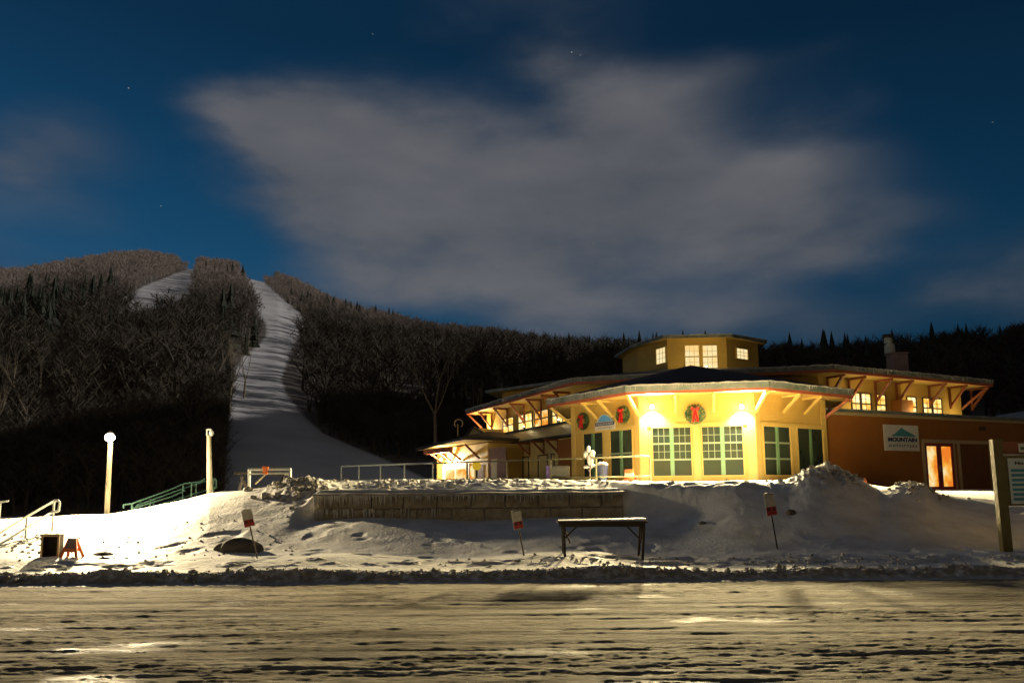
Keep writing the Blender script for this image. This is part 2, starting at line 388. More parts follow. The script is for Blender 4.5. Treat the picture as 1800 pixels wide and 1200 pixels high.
def snow_mat():
    m = bpy.data.materials.new('snow'); m.use_nodes = True; t = m.node_tree; b = t.nodes['Principled BSDF']
    g = t.nodes.new('ShaderNodeTexCoord')
    def noise(s, d, st=(1,1,1)):
        mp = t.nodes.new('ShaderNodeMapping'); mp.inputs['Scale'].default_value = st; t.links.new(g.outputs['Object'], mp.inputs[0])
        n = t.nodes.new('ShaderNodeTexNoise'); n.inputs['Scale'].default_value = s; n.inputs['Detail'].default_value = d; t.links.new(mp.outputs[0], n.inputs[0]); return n.outputs['Fac']
    a = t.nodes.new('ShaderNodeAttribute'); a.attribute_name = 'dirt'
    r = t.nodes.new('ShaderNodeMapRange'); r.inputs['From Min'].default_value = .42; r.inputs['From Max'].default_value = .72; t.links.new(noise(1.6, 6), r.inputs['Value'])
    x = t.nodes.new('ShaderNodeMix'); x.data_type = 'RGBA'; x.inputs[6].default_value = (.76,.75,.73,1); x.inputs[7].default_value = (.58,.56,.52,1); t.links.new(r.outputs[0], x.inputs[0])
    y = t.nodes.new('ShaderNodeMix'); y.data_type = 'RGBA'; y.inputs[7].default_value = (.25,.21,.15,1)
    r2 = t.nodes.new('ShaderNodeMapRange'); r2.inputs['From Min'].default_value = .3; r2.inputs['From Max'].default_value = .55; t.links.new(noise(7, 5), r2.inputs['Value'])
    mm = t.nodes.new('ShaderNodeMath'); mm.operation = 'MULTIPLY'; t.links.new(a.outputs['Fac'], mm.inputs[0]); t.links.new(r2.outputs[0], mm.inputs[1])
    t.links.new(mm.outputs[0], y.inputs[0]); t.links.new(x.outputs[2], y.inputs[6]); t.links.new(y.outputs[2], b.inputs['Base Color'])
    b.inputs['Roughness'].default_value = .65; b.inputs['Specular IOR Level'].default_value = .35
    bp = t.nodes.new('ShaderNodeBump'); bp.inputs['Strength'].default_value = .55; bp.inputs['Distance'].default_value = .03; t.links.new(noise(14, 6), bp.inputs['Height'])
    t.links.new(bp.outputs[0], b.inputs['Normal'])
    return m
SNOW = snow_mat()
cols = np.linspace(-500, 2300, 1150)
rows = np.concatenate([np.linspace(13.5, 16, 110, endpoint=False), np.linspace(16, 25, 190, endpoint=False), np.linspace(25, 64, 90)])
U, YY = np.meshgrid((cols-900)/1350, rows)
XX = U*YY
ZZ = ground(XX, YY)
dirt = np.exp(-((YY-13.85)/.26)**2)*.95+.30*np.exp(-((YY-14.9)/.35)**2)
cc = tocol(XX, YY)
dirt = dirt+.75*np.exp(-((cc-515)/60)**2-((YY-21.6)/1.1)**2)+.35*np.exp(-((cc-1470)/60)**2-((YY-19.3)/.6)**2)+.5*np.exp(-((cc-1635)/22)**2-((YY-19.6)/.6)**2)
grid_mesh('snow_ground', XX, YY, ZZ, SNOW, {'dirt': np.clip(dirt, 0, 1)})

# the road: packed, rutted, icy snow
def road_mat():
    m = bpy.data.materials.new('icy_road'); m.use_nodes = True; t = m.node_tree; b = t.nodes['Principled BSDF']
    g = t.nodes.new('ShaderNodeTexCoord')
    def noise(s, d, st, ro=.55):
        mp = t.nodes.new('ShaderNodeMapping'); mp.inputs['Scale'].default_value = st; t.links.new(g.outputs['Object'], mp.inputs[0])
        n = t.nodes.new('ShaderNodeTexNoise'); n.inputs['Scale'].default_value = s; n.inputs['Detail'].default_value = d; n.inputs['Roughness'].default_value = ro
        t.links.new(mp.outputs[0], n.inputs[0]); return n.outputs['Fac']
    n1 = noise(1.0, 8, (.35, 2.2, 1), .6)
    r = t.nodes.new('ShaderNodeValToRGB'); t.links.new(n1, r.inputs[0]); e = r.color_ramp.elements
    e[0].position = .36; e[0].color = (.09,.072,.045,1); e[1].position = .62; e[1].color = (.36,.325,.25,1)
    x_ = e.new(.48); x_.color = (.25,.215,.15,1)
    a = t.nodes.new('ShaderNodeAttribute'); a.attribute_name = 'rut'
    x = t.nodes.new('ShaderNodeMix'); x.data_type = 'RGBA'; x.inputs[7].default_value = (.10,.082,.055,1)
    t.links.new(a.outputs['Fac'], x.inputs[0]); t.links.new(r.outputs[0], x.inputs[6]); t.links.new(x.outputs[2], b.inputs['Base Color'])
    ic = noise(.8, 4, (.5, 1.5, 1))
    rr = t.nodes.new('ShaderNodeMapRange'); rr.inputs['From Min'].default_value = .57; rr.inputs['From Max'].default_value = .66
    rr.inputs['To Min'].default_value = .9; rr.inputs['To Max'].default_value = .5; b.inputs['Specular IOR Level'].default_value = .18
    t.links.new(ic, rr.inputs['Value']); t.links.new(rr.outputs[0], b.inputs['Roughness'])
    bp = t.nodes.new('ShaderNodeBump'); bp.inputs['Strength'].default_value = 1; bp.inputs['Distance'].default_value = .03; t.links.new(noise(14, 8, (.45, 1.5, 1), .68), bp.inputs['Height'])
    t.links.new(bp.outputs[0], b.inputs['Normal'])
    return m
cols = np.linspace(-500, 2300, 1250)
rows = 3.2*(13.95/3.2)**np.linspace(0, 1, 430)
U, YY = np.meshgrid((cols-900)/1350, rows); XX = U*YY
wob = .35*(fbm(XX*.12, XX*0+1.7, 2)-.5)
rut = np.zeros_like(XX); Z = np.zeros_like(XX)
for y0, w, dpt, sl in ((5.3,.16,.9,.01),(6.6,.10,.8,-.02),(6.95,.07,.7,-.018),(7.6,.08,.8,.012),(8.3,.10,.7,-.012),(8.75,.06,.6,-.012),(9.4,.07,.7,.006),(10.1,.09,.6,-.006),(10.6,.06,.55,0),(11.4,.10,.45,.004),(12.0,.07,.35,0),(5.9,.05,.7,.02),(7.2,.045,.6,.0),(7.95,.05,.6,-.008),(9.05,.045,.5,.01),(9.8,.04,.5,-.01),(11.0,.05,.4,.003)):
    d = (YY-(y0+sl*XX+wob))/w
    k = np.exp(-d*d)*sst(.36, .62, fbm(XX*.45+y0*9, YY*1.2+y0, 3))
    Z -= .020*dpt*k; rut = np.maximum(rut, k*dpt)
    k2 = np.exp(-((d-1.9)/1.0)**2)*sst(.4, .6, fbm(XX*.45+y0*5, YY+y0*3, 3)); Z += .008*dpt*k2
ch = .75*(fbm(XX*.9, YY*12, 5, .68)-.5)+.75*(fbm(XX*5, YY*20, 4, .62)-.5)
amp = .75+.7*sst(.40, .64, fbm(XX*.3+9, YY*1.4, 3))
Z += .029*ch*amp*(.95+.15*np.exp(-((YY-6.3)/2.0)**2)) + .010*(fbm(XX*.8, YY*1.2, 3)-.5)
rut = np.clip(rut*.75+.9*sst(.10, .26, -ch*amp)*.6, 0, 1)
Z *= 1-sst(13.3, 13.6, YY)*.8; Z -= .05*sst(13.6, 13.9, YY)
grid_mesh('road', XX, YY, Z, road_mat(), {'rut': rut})
b = MB(); b.poly([(-400,-300,-.12),(400,-300,-.12),(400,13.6,-.12),(-400,13.6,-.12)]); b.build('parking_ground', SNOW)['kind'] = 'structure'

# ------------------------------------------------------------------ mountain
SP = np.array([-2500,-900,-300, 0, 100, 170, 230, 300, 400, 430, 480, 520, 560, 620, 700, 770, 850, 900, 1000, 1100, 1300, 1500, 1600, 1800, 2100, 2500, 3200, 4200, 5200, 9000])
SY = np.array([  600,  560, 540,522, 498, 480, 473, 478, 482, 492, 500, 515, 537, 560, 580, 600, 612, 622, 640,  650,  670,  675, 668, 660, 600, 500, 300, 150, 150, 300])  # unseen right end raised to keep moonlight off the near ground
S1 = np.array([  350,  420, 520,620, 680, 710, 730, 740, 740, 740, 730, 710, 680, 620, 540, 480, 420, 390, 350,  330,  300,  290, 290, 290, 290, 280, 270, 260, 250, 220])
def hill(X, Y):
    c = 900+1350*X/np.maximum(Y, 1)
    y1 = np.interp(c, SP, S1); ys = np.interp(c, SP, SY)
    z1 = CAMZ+(860-ys)/1350*y1*np.sqrt(1+np.minimum((X/np.maximum(Y,1))**2, 9))**.6
    z0 = -.6; y0 = 62
    t = np.clip((Y-y0)/(y1-y0), 0, 1)
    z = z0+(z1-z0)*(.9*t+.1*t*t*(3-2*t))
    z = z+np.where(Y > y1, -(Y-y1)*.25, 0)
    z = z+t*2.2*(fbm(X*.018+3, Y*.018, 4)-.5)*np.sqrt(np.clip(1.1-t, .2, 1))
    return z
# open snow runs cut through the forest, in plan terms: (distance, column) pairs
def pyof(X, Y, Z): return 860-1350*(Z-CAMZ)/Y
TL = [(478,416),(530,441),(560,458),(582,462),(600,447),(615,425),(650,404),(700,398),(760,392),(850,395)]
TR = [(478,446),(500,470),(520,492),(545,522),(565,540),(580,522),(600,508),(640,494),(665,488),(690,500),(730,532),(760,565),(780,610),(800,660),(820,705),(850,770)]
def trail(c, py):
    l = np.interp(py, [p[0] for p in TL], [p[1] for p in TL]); r = np.interp(py, [p[0] for p in TR], [p[1] for p in TR])
    d = np.minimum(c-l, r-c)
    m1 = np.where(py > 470, d, -50)
    # upper snowfield
    top = np.interp(c, [185, 235, 265, 300, 330], [520, 490, 478, 464, 453]); bot = np.interp(c, [185, 230, 300, 330], [538, 533, 525, 496])
    m2 = np.where((c > 190) & (c < 330), np.minimum(np.minimum(py-top, bot-py)*1.6, 330-c), -50)
    return np.maximum(m1, m2)
cols = np.concatenate([np.linspace(-3500, -300, 60, endpoint=False), np.linspace(-300, 2100, 520, endpoint=False), np.linspace(2100, 9000, 90)])
rows = 60*(1500/60)**np.linspace(0, 1, 330)
U, YY = np.meshgrid((cols-900)/1350, rows); XX = U*YY; ZZ = hill(XX, YY)
cc = 900+1350*U; pp = pyof(XX, YY, ZZ)
tm = sst(-4, 3, trail(cc, pp)+5*(fbm(XX*.08, YY*.08, 3)-.5))
tm = np.maximum(tm, (YY < 75)*sst(380, 396, cc))
hm = bpy.data.materials.new('mountain_floor'); hm.use_nodes = True; t_ = hm.node_tree; b_ = t_.nodes['Principled BSDF']
a_ = t_.nodes.new('ShaderNodeAttribute'); a_.attribute_name = 'open'
g_ = t_.nodes.new('ShaderNodeTexCoord'); n_ = t_.nodes.new('ShaderNodeTexNoise'); n_.inputs['Scale'].default_value = .09; n_.inputs['Detail'].default_value = 8
mp_ = t_.nodes.new('ShaderNodeMapping'); mp_.inputs['Scale'].default_value = (1, 1, 1); t_.links.new(g_.outputs['Object'], mp_.inputs[0]); t_.links.new(mp_.outputs[0], n_.inputs[0])
rr_ = t_.nodes.new('ShaderNodeValToRGB'); t_.links.new(n_.outputs['Fac'], rr_.inputs[0])
rr_.color_ramp.elements[0].position = .3; rr_.color_ramp.elements[0].color = (.50,.49,.49,1)
rr_.color_ramp.elements[1].position = .7; rr_.color_ramp.elements[1].color = (.72,.71,.72,1)
x_ = t_.nodes.new('ShaderNodeMix'); x_.data_type = 'RGBA'; x_.inputs[6].default_value = (.14,.12,.10,1)
t_.links.new(a_.outputs['Fac'], x_.inputs[0]); t_.links.new(rr_.outputs[0], x_.inputs[7]); t_.links.new(x_.outputs[2], b_.inputs['Base Color']); b_.inputs['Roughness'].default_value = .85
grid_mesh('mountain_terrain', XX, YY, ZZ, hm, {'open': tm})

xs, ys_ = np.meshgrid(np.linspace(95, 420, 60), np.linspace(-340, 430, 100))
zs_ = 115*np.exp(-((xs-240)/75)**2)*(1-sst(240, 400, ys_))*sst(-340, -200, ys_)+8*fbm(xs*.03, ys_*.03, 3)-8
grid_mesh('moon_block_hill', xs, ys_, zs_, hm, {'open': xs*0})  # unseen hill added to block the moon from the near ground
# forest: one mass of bare and evergreen trees, built from a few small templates
def bare_template(seed, n1=15, n2=190, h=1.0):
    r = np.random.default_rng(seed); T = []
    def tri(p, q, w):
        d = q-p; s = np.cross(d, r.normal(size=3)); s = s/np.linalg.norm(s)*w/2; T.append((p-s, p+s, q))
    base = np.zeros(3); top = np.array([r.normal()*.04, r.normal()*.04, .72])
    tri(base, top, .05); tri(base, top, .05)
    ends = []
    for i in range(n1):
        k = r.uniform(.3, .97); p = top*k; a = r.uniform(0, 2*PI); L = (1-k)*.32+.16
        q = p+np.array([math.cos(a)*L*.7, math.sin(a)*L*.7, L*.85]); tri(p, q, .02); ends.append((p, q))
    for i in range(n2):
        p0, q0 = ends[r.integers(len(ends))]; k = r.uniform(.25, 1); p = p0+(q0-p0)*k; a = r.uniform(0, 2*PI); L = r.uniform(.07, .17)
        q = p+np.array([math.cos(a)*L*.75, math.sin(a)*L*.75, L*r.uniform(.2, 1)]); tri(p, q, .010)
    return np.array(T)
def fir_template(seed):
    r = np.random.default_rng(seed); T = []
    for i in range(9):
        z = .1+.85*i/9; R = (.2*(1-z)+.02)*r.uniform(.85, 1.15); n = 8
        for j in range(n):
            a = 2*PI*(j+r.uniform(-.2, .2))/n; w = 2*PI/n*.62; k = r.uniform(.65, 1.2)
            T.append((np.array([math.cos(a-w)*R*k*.75, math.sin(a-w)*R*k*.75, z-.06]), np.array([math.cos(a+w)*R*k*.75, math.sin(a+w)*R*k*.75, z-.06]), np.array([0, 0, z+.13])))
            T.append((np.array([0,0,z]), np.array([math.cos(a)*R*k*1.1, math.sin(a)*R*k*1.1, z-.075]), np.array([math.cos(a+.35)*R*.4, math.sin(a+.35)*R*.4, z-.01])))
    return np.array(T)
def mass(name, temps, P, Hs, m, label):
    out = []
    ids = rng.integers(len(temps), size=len(P)); ang = rng.uniform(0, 2*PI, len(P))
    for k, T in enumerate(temps):
        I = np.where(ids == k)[0]
        if not len(I): continue
        c = np.cos(ang[I])[:,None,None]; s = np.sin(ang[I])[:,None,None]; h = Hs[I][:,None,None]
        wf = 1.0
        x = (T[None,:,:,0]*c-T[None,:,:,1]*s)*h*wf+P[I,0][:,None,None]
        y = (T[None,:,:,0]*s+T[None,:,:,1]*c)*h*wf+P[I,1][:,None,None]
        z = T[None,:,:,2]*h+P[I,2][:,None,None]
        out.append(np.stack([x, y, z], -1).reshape(-1, 3))
    V = np.concatenate(out).astype(np.float32); nf = len(V)//3
    me = bpy.data.meshes.new(name); me.vertices.add(len(V)); me.vertices.foreach_set('co', V.ravel())
    me.loops.add(nf*3); me.loops.foreach_set('vertex_index', np.arange(nf*3, dtype=np.int32))
    me.polygons.add(nf); me.polygons.foreach_set('loop_start', np.arange(0, nf*3, 3, dtype=np.int32))
    me.update(calc_edges=True); me.materials.append(m)
    o = bpy.data.objects.new(name, me); COL.objects.link(o)
    return tag(o, label, 'forest', kind='stuff')
mt_bare = mat('bare_twigs', (.36,.29,.25), .9)
t_ = mt_bare.node_tree      # light painted in: higher twigs paler as if moonlit, lower ones dark as shade
g_ = t_.nodes.new('ShaderNodeTexCoord'); s_ = t_.nodes.new('ShaderNodeSeparateXYZ'); t_.links.new(g_.outputs['Object'], s_.inputs[0])
n_ = t_.nodes.new('ShaderNodeTexNoise'); n_.inputs['Scale'].default_value = .025; n_.inputs['Detail'].default_value = 4; t_.links.new(g_.outputs['Object'], n_.inputs[0])
a_ = t_.nodes.new('ShaderNodeMath'); a_.operation = 'MULTIPLY_ADD'; a_.inputs[1].default_value = 130; t_.links.new(n_.outputs['Fac'], a_.inputs[0]); t_.links.new(s_.outputs['Z'], a_.inputs[2])
r_ = t_.nodes.new('ShaderNodeMapRange'); r_.interpolation_type = 'SMOOTHSTEP'; r_.inputs['From Min'].default_value = 100; r_.inputs['From Max'].default_value = 190; t_.links.new(a_.outputs[0], r_.inputs['Value'])
x_ = t_.nodes.new('ShaderNodeMix'); x_.data_type = 'RGBA'; x_.inputs[6].default_value = (.055,.045,.030,1); x_.inputs[7].default_value = (.34,.285,.25,1)
t_.links.new(r_.outputs[0], x_.inputs[0]); t_.links.new(x_.outputs[2], t_.nodes['Principled BSDF'].inputs['Base Color'])
mt_fir = mat('evergreen_needles', (.028,.040,.022), .8, var=.4, vscale=.06)
NT = 15500
c = rng.uniform(-330, 2050, NT*2); t = rng.uniform(0, 1, NT*2)
Yt = (80**2+(780**2-80**2)*t)**.5
# thicker in the near part so the wood closes up
Xt = (c-900)/1350*Yt; y1 = np.interp(c, SP, S1); Zt = hill(Xt, Yt); pt_ = pyof(Xt, Yt, Zt)
ok = (Yt < y1+12) & (trail(c, pt_) < 1.5) & (trail(c, pt_-1350*5/Yt) < 2) & (trail(c, pt_-1350*10/Yt) < 3) & ~((Yt < 100) & (c > 560) & (c < 1800)) & (rng.random(NT*2) < np.clip(320/Yt, .35, 1)+.1)
Xt, Yt, Zt, c = Xt[ok], Yt[ok], Zt[ok], c[ok]
con = fbm(Xt*.012, Yt*.012+5, 3)+.16*np.exp(-((c-60)/150)**2)*(Yt < 450) + rng.uniform(-.2,.2,len(Xt))
fir = (con > .85) & ~((c > 185) & (c < 335) & (pt_[ok] < 690))
Hh = rng.uniform(6, 16.5, len(Xt))
P3 = np.stack([Xt, Yt, Zt-.3], -1)
edge = np.minimum(trail(c, pt_[ok]), 0); Hh = Hh*np.where(edge > -14, .6, 1)
mass('bare_forest', [bare_template(i) for i in range(7)], P3[~fir], Hh[~fir], mt_bare, 'bare grey brown hardwood forest covering the dark mountainside either side of the ski run')
mass('evergreen_forest', [fir_template(i+50) for i in range(5)], P3[fir], Hh[fir]*1.08, mt_fir, 'dark evergreen trees scattered through the bare forest on the mountainside')
nb2 = 2600
c = rng.uniform(-330, 400, nb2); Yt = rng.uniform(63, 120, nb2)
c2 = rng.uniform(560, 1000, 900); Yt = np.concatenate([Yt, rng.uniform(88, 130, 900)]); c = np.concatenate([c, c2])
Xt = (c-900)/1350*Yt; Zt = hill(Xt, Yt); ok = trail(c, pyof(Xt, Yt, Zt)) < 0
P3 = np.stack([Xt, Yt, Zt-.2], -1)[ok]
mass('undergrowth', [bare_template(i+90, 16, 160) for i in range(4)], P3, rng.uniform(2.2, 6.5, len(P3)), mt_bare, 'tangled bare undergrowth along the foot of the wooded hillside')
# trees that stand apart
def tree_segments(seed, h, fork, spread, depth=5):
    r = random.Random(seed); seg = []
    def grow(p, d, L, rad, lv):
        n = 3 if lv == 0 else 2
        for i in range(n):
            q = p+d*(L/n); r1 = rad*(.80 if lv else .88)
            seg.append((p, q, rad, r1, lv)); p, rad = q, r1
            d = (d+Vector((r.uniform(-.1,.1), r.uniform(-.1,.1), r.uniform(0,.09)))).normalized()
            if lv >= 2 and r.random() < .7 and lv < depth:
                grow(p, (d+Vector((r.uniform(-.9,.9), r.uniform(-.9,.9), r.uniform(-.1,.5)))).normalized(), L*.5, rad*.5, lv+2)
        if lv >= depth: return
        for i in range(3 if lv < 3 else 2):
            a = r.uniform(0, 2*PI)
            v = Vector((math.cos(a), math.sin(a), 0))*spread*r.uniform(.6, 1.2)
            grow(p, (d+v+Vector((0,0,.25))).normalized(), L*r.uniform(.58, .8), rad*r.uniform(.5, .7), lv+1)
    grow(Vector((0,0,-.4)), Vector((r.uniform(-.04,.04), 0, 1)).normalized(), h*fork, h*.017, 0)
    return seg
def bare_tree(seed, h, fork, spread):
    tr = MB(); cr = MB()
    for p, q, a, b, lv in tree_segments(seed, h, fork, spread):
        (tr if lv == 0 else cr).tube(p, q, a, b, n=7 if lv == 0 else (5 if lv < 3 else 3), cap=False)
    return tr, cr
protos = []
for i, (h, fk, sp) in enumerate(((15,.42,.55),(13,.3,.4),(14,.36,.5),(12,.28,.35))):
    protos.append(bare_tree(30+i, h, fk, sp))
used = {}
def put_tree(k, px, Y, s, label, group='bare trees standing apart at the foot of the mountain'):
    x = xat(px, Y, 6); z = float(hill(np.array([x]), np.array([Y]))[0]) if Y > 62 else gz(x, Y)
    t = thing('bare_tree', label, 'tree', (x, Y, z), group)
    tr, cr = protos[k]
    if k not in used:
        a = bpy.data.meshes.new('trunk'); a.from_pydata(tr.v, [], tr.f); a.materials.append(M['bark']); a.shade_smooth()
        c2 = bpy.data.meshes.new('crown'); c2.from_pydata(cr.v, [], cr.f); c2.materials.append(M['bark'])
        used[k] = (a, c2)
    for nm, me in zip(('trunk', 'crown'), used[k]):
        o = bpy.data.objects.new(nm, me); COL.objects.link(o); o.parent = t
    t.scale = (s, s, s); t.rotation_euler = (0, 0, (px*1.7) % 6.28)
put_tree(0, 765, 84, .98, 'tall pale forked bare tree left of the lodge, in front of the dark hillside')
put_tree(2, 905, 92, .85, 'bare tree rising behind the left end of the lodge roofs')
put_tree(1, 845, 98, .8, 'dim slender bare tree between the forked tree and the lodge roofs')
put_tree(3, 425, 120, .95, 'pale brushy bare tree at the left edge of the ski run')
put_tree(1, 400, 105, 1.0, 'bare tree left of the ski run, just above the second lamp post')
put_tree(2, 372, 112, .9, 'bare tree directly behind the unlit second lamp post')
put_tree(3, 300, 92, .9, 'bare tree between the two lamp posts, lit from the front')
put_tree(0, 235, 98, .8, 'spreading bare tree just right of the glowing street lamp')
put_tree(1, 120, 90, .95, 'bare tree left of the glowing street lamp')
put_tree(2, 45, 84, 1.0, 'bare tree near the left frame edge above the silver handrail')
put_tree(3, -20, 78, 1.0, 'leftmost bare tree, cut by the edge of the photo')
put_tree(1, 1010, 100, .85, 'bare tree behind the lodge, left of the cupola')
put_tree(0, 1640, 120, .8, 'dark bare tree right of the chimney on the far ridge')
put_tree(2, 1700, 110, .85, 'dark bare tree above the right tip of the lodge eave')

# ------------------------------------------------------------------ lodge
lodge = thing('ski_lodge', 'large yellow and brown ski lodge with low hip roofs, cupola and lit windows', 'building', (9, 38, 1.8))
def part(mb, name, m, parent=None, **k): return mb.build(name, M[m] if isinstance(m, str) else m, parent or lodge, **k)
GZ = 1.55
phi = math.radians(12); L8 = 4.8
C_ = Vector((xat(1330, 32, 3), 32.0))
B_ = C_+Vector((-math.cos(phi), math.sin(phi)))*L8
A_ = B_+Vector((-math.cos(phi+PI/4), math.sin(phi+PI/4)))*L8
D_ = C_+Vector((math.cos(PI/4-phi), math.sin(PI/4-phi)))*L8
nb_ = Vector((math.sin(phi), math.cos(phi)))
A2 = A_+nb_*4.6; D2 = D_+nb_*3.4
bay = [A2, A_, B_, C_, D_, D2]        # counter-clockwise seen from above
cen = (B_+C_)/2+nb_*(L8*1.207)
b = MB(); b.prism(bay, GZ, 5.56, top=False); part(b, 'wall', 'yellow')
ev = offs(bay, 1.15); ZB = 5.62
b = MB()
ap = Vector((cen.x, cen.y, 7.75))
for i in range(len(ev)):
    p, q = ev[i], ev[(i+1) % len(ev)]; b.poly([(p.x, p.y, ZB+.27), (q.x, q.y, ZB+.27), ap])
brf = part(b, 'roof', 'shingle')
b = MB(); b.ring(ev, ZB+.02, ZB+.26, .10); part(b, 'fascia', 'green', brf)
b = MB(); b.ring(offs(ev, -.03), ZB-.10, ZB+.016, .14); part(b, 'trim', 'red', brf)
b = MB(); b.poly([(p.x, p.y, ZB-.06) for p in reversed(offs(ev, -.1))]); part(b, 'soffit', 'ytrim', brf)
def snowline(ev, z, parent, segs, w=.16, h=.07, mt='clod'):
    b = MB()
    for i, j in segs:
        p, q = Vector(ev[i]), Vector(ev[j]); n = int((q-p).length/.22)
        u = (q-p).normalized(); nn = Vector((u.y, -u.x))
        prev = None
        for k in range(n+1):
            c = p+(q-p)*(k/n); hh = h*random.uniform(.45, 1.35); o = nn*random.uniform(.0, .035)
            ringp = [Vector((*(c+o), z-.015)), Vector((*(c+o*1.3), z+hh*.6)), Vector((*(c-nn*w*.4), z+hh)), Vector((*(c-nn*w), z-.01))]
            if prev:
                for m_ in range(3): b.poly([prev[m_], ringp[m_], ringp[m_+1], prev[m_+1]])
            prev = ringp
    return part(b, 'snow_edge', mt, parent, smooth=True)
def icicles(ev, z, parent, segs, dens, lmax, out=.02):
    b = MB()
    for i, j in segs:
        p, q = Vector(ev[i]), Vector(ev[j]); Ls = (q-p).length; u = (q-p)/Ls; nn = Vector((u.y, -u.x))
        s = .1
        while s < Ls-.1:
            cl = .5+.5*math.sin(s*1.9+i)+.3*math.sin(s*5.1)
            if random.random() < .35+.5*cl:
                l = lmax*random.uniform(.2, 1)*(.35+.65*max(0, cl)); c = p+u*s+nn*out
                b.tube((c.x, c.y, z), (c.x+random.uniform(-.01,.01), c.y, z-l), random.uniform(.014,.026), .003, n=5, cap=False)
            s += random.uniform(.5, 1.5)/dens
    return tag(part(b, 'icicles', 'ice', parent, smooth=True), kind='stuff')
snowline(ev, ZB+.265, brf, [(1,2),(2,3),(3,4)])
icicles(ev, ZB+.27, brf, [(1,2),(2,3),(3,4)], 7, .22)

def window(F, s0, s1, z0, z1, fm='gframe', gm='dglass', mm='muntin', cols=3, rows=2, sash=2, tr=.07, proud=.03, parent=None, munt=True, mull=None, blank_low=False, frame_extra=True, mw=.022):
    fr = MB()
    o0, o1 = -.02, proud+.03
    fr.fbox(F, s0, s0+tr, o0, o1, z0, z1); fr.fbox(F, s1-tr, s1, o0, o1, z0, z1)
    fr.fbox(F, s0+tr, s1-tr, o0, o1, z1-tr, z1); fr.fbox(F, s0+tr, s1-tr, o0, o1, z0, z0+tr)
    o = part(fr, 'window', fm, parent)
    if mull:
        m0 = (s0+s1)/2; g = MB(); g.fbox(F, m0-mull/2, m0+mull/2, o0, o1-.004, z0+tr, z1-tr); part(g, 'mullion', 'gframe' if fm != 'dmuntin' else 'dmuntin', o)
    g = MB(); g.fbox(F, s0+tr*.6, s1-tr*.6, -.015, .012, z0+tr*.6, z1-tr*.6); part(g, 'pane', gm, o)
    if munt:
        a0, a1, c0, c1 = s0+tr, s1-tr, z0+tr, z1-tr
        secs = [(a0, (s0+s1)/2-mull/2), ((s0+s1)/2+mull/2, a1)] if mull else [(a0, a1)]
        for (x0, x1) in secs:
            g = MB()
            for k in range(1, sash): zz = c0+(c1-c0)*k/sash; g.fbox(F, x0, x1, .012, .045, zz-.035, zz+.035)
            for q in range(sash):
                if blank_low and q == 0: continue
                e0, e1 = c0+(c1-c0)*q/sash, c0+(c1-c0)*(q+1)/sash
                for k in range(1, cols): xx = x0+(x1-x0)*k/cols; g.fbox(F, xx-mw/2, xx+mw/2, .012, .030, e0, e1)
                for k in range(1, rows): zz = e0+(e1-e0)*k/rows; g.fbox(F, x0, x1, .012, .028, zz-mw/2, zz+mw/2)
            if g.v: part(g, 'muntin', mm, o)
    return o
def win_px(F, x0, x1, zb, zt, **k):
    pm = (x0+x1)/2
    s0, _ = F.loc(x0, 790); s1, _ = F.loc(x1, 790)
    return window(F, s0, s1, zb, zt, **k)
def sx(F, px, py): return F.loc(px, py)[0]
FB, FLb, FRb = Fr(B_, C_), Fr(A_, B_), Fr(C_, D_)
zb, zt = 2.08, 4.22
BK = dict(fm='ytrim', tr=.05)
win_px(FB, 1146, 1217, zb, zt, mull=.17, sash=3, blank_low=True, **BK)
win_px(FB, 1233, 1308, zb, zt, mull=.17, sash=3, blank_low=True, **BK)
win_px(FRb, 1341, 1390, zb, zt, mull=.17, sash=3, munt=True, cols=1, rows=1, **BK)
win_px(FRb, 1401, 1448, zb, zt, mull=.14, sash=1, munt=False, **BK)
win_px(FLb, 1026, 1062, zb, zt, mull=.17, sash=2, cols=1, rows=1, **BK)
win_px(FLb, 1073, 1114, zb, zt, mull=.17, sash=2, cols=1, rows=1, **BK)
# corner boards, lintel band and centre pilaster of the bay
for F, a, c in ((FB, 0, .34), (FB, L8-.34, L8), (FLb, 0, .30), (FLb, L8-.26, L8-.01), (FRb, .01, .26), (FRb, L8-.34, L8)):
    b = MB(); b.fbox(F, a, c, 0, .035, GZ, 5.54); part(b, 'corner_board', 'ytrim')
for F, a, c in ((FB, .35, L8-.35), (FLb, .31, L8-.27), (FRb, .27, L8-.35)):
    b = MB(); b.fbox(F, a, c, 0, .045, zt+.005, zt+.13); part(b, 'lintel_board', 'ytrim')
for F, x0, x1 in ((FB, 1218, 1232), (FRb, 1391, 1400), (FLb, 1063, 1072)):
    b = MB(); b.fbox(F, sx(F, x0, 790), sx(F, x1, 790), 0, .05, GZ, zt); part(b, 'pilaster', 'ytrim')
def bracket(F, s, z0, z1, out, mt='ytrim', w=.10, parent=None, post=True, name='bracket'):
    b = MB()
    b.beam(F.pt(s, .04, z0), F.pt(s, out, z1-.08), w, w)
    b.beam(F.pt(s, .0, z1-.06), F.pt(s, out+.12, z1-.06), w*.9, w)
    if post: b.beam(F.pt(s, .05, z0-.12), F.pt(s, .05, z1-.1), w*.9, w*.8, up=(F.n.x, F.n.y, 0))
    return part(b, name, mt, parent)
for px in (1187, 1254): bracket(FB, sx(FB, px, 710), 4.82, ZB-.07, .85, post=False)
for px in (1375, 1412): bracket(FRb, sx(FRb, px, 710), 4.82, ZB-.07, .85, post=False)
for px in (1050, 1078): bracket(FLb, sx(FLb, px, 720), 4.82, ZB-.07, .85, post=False)
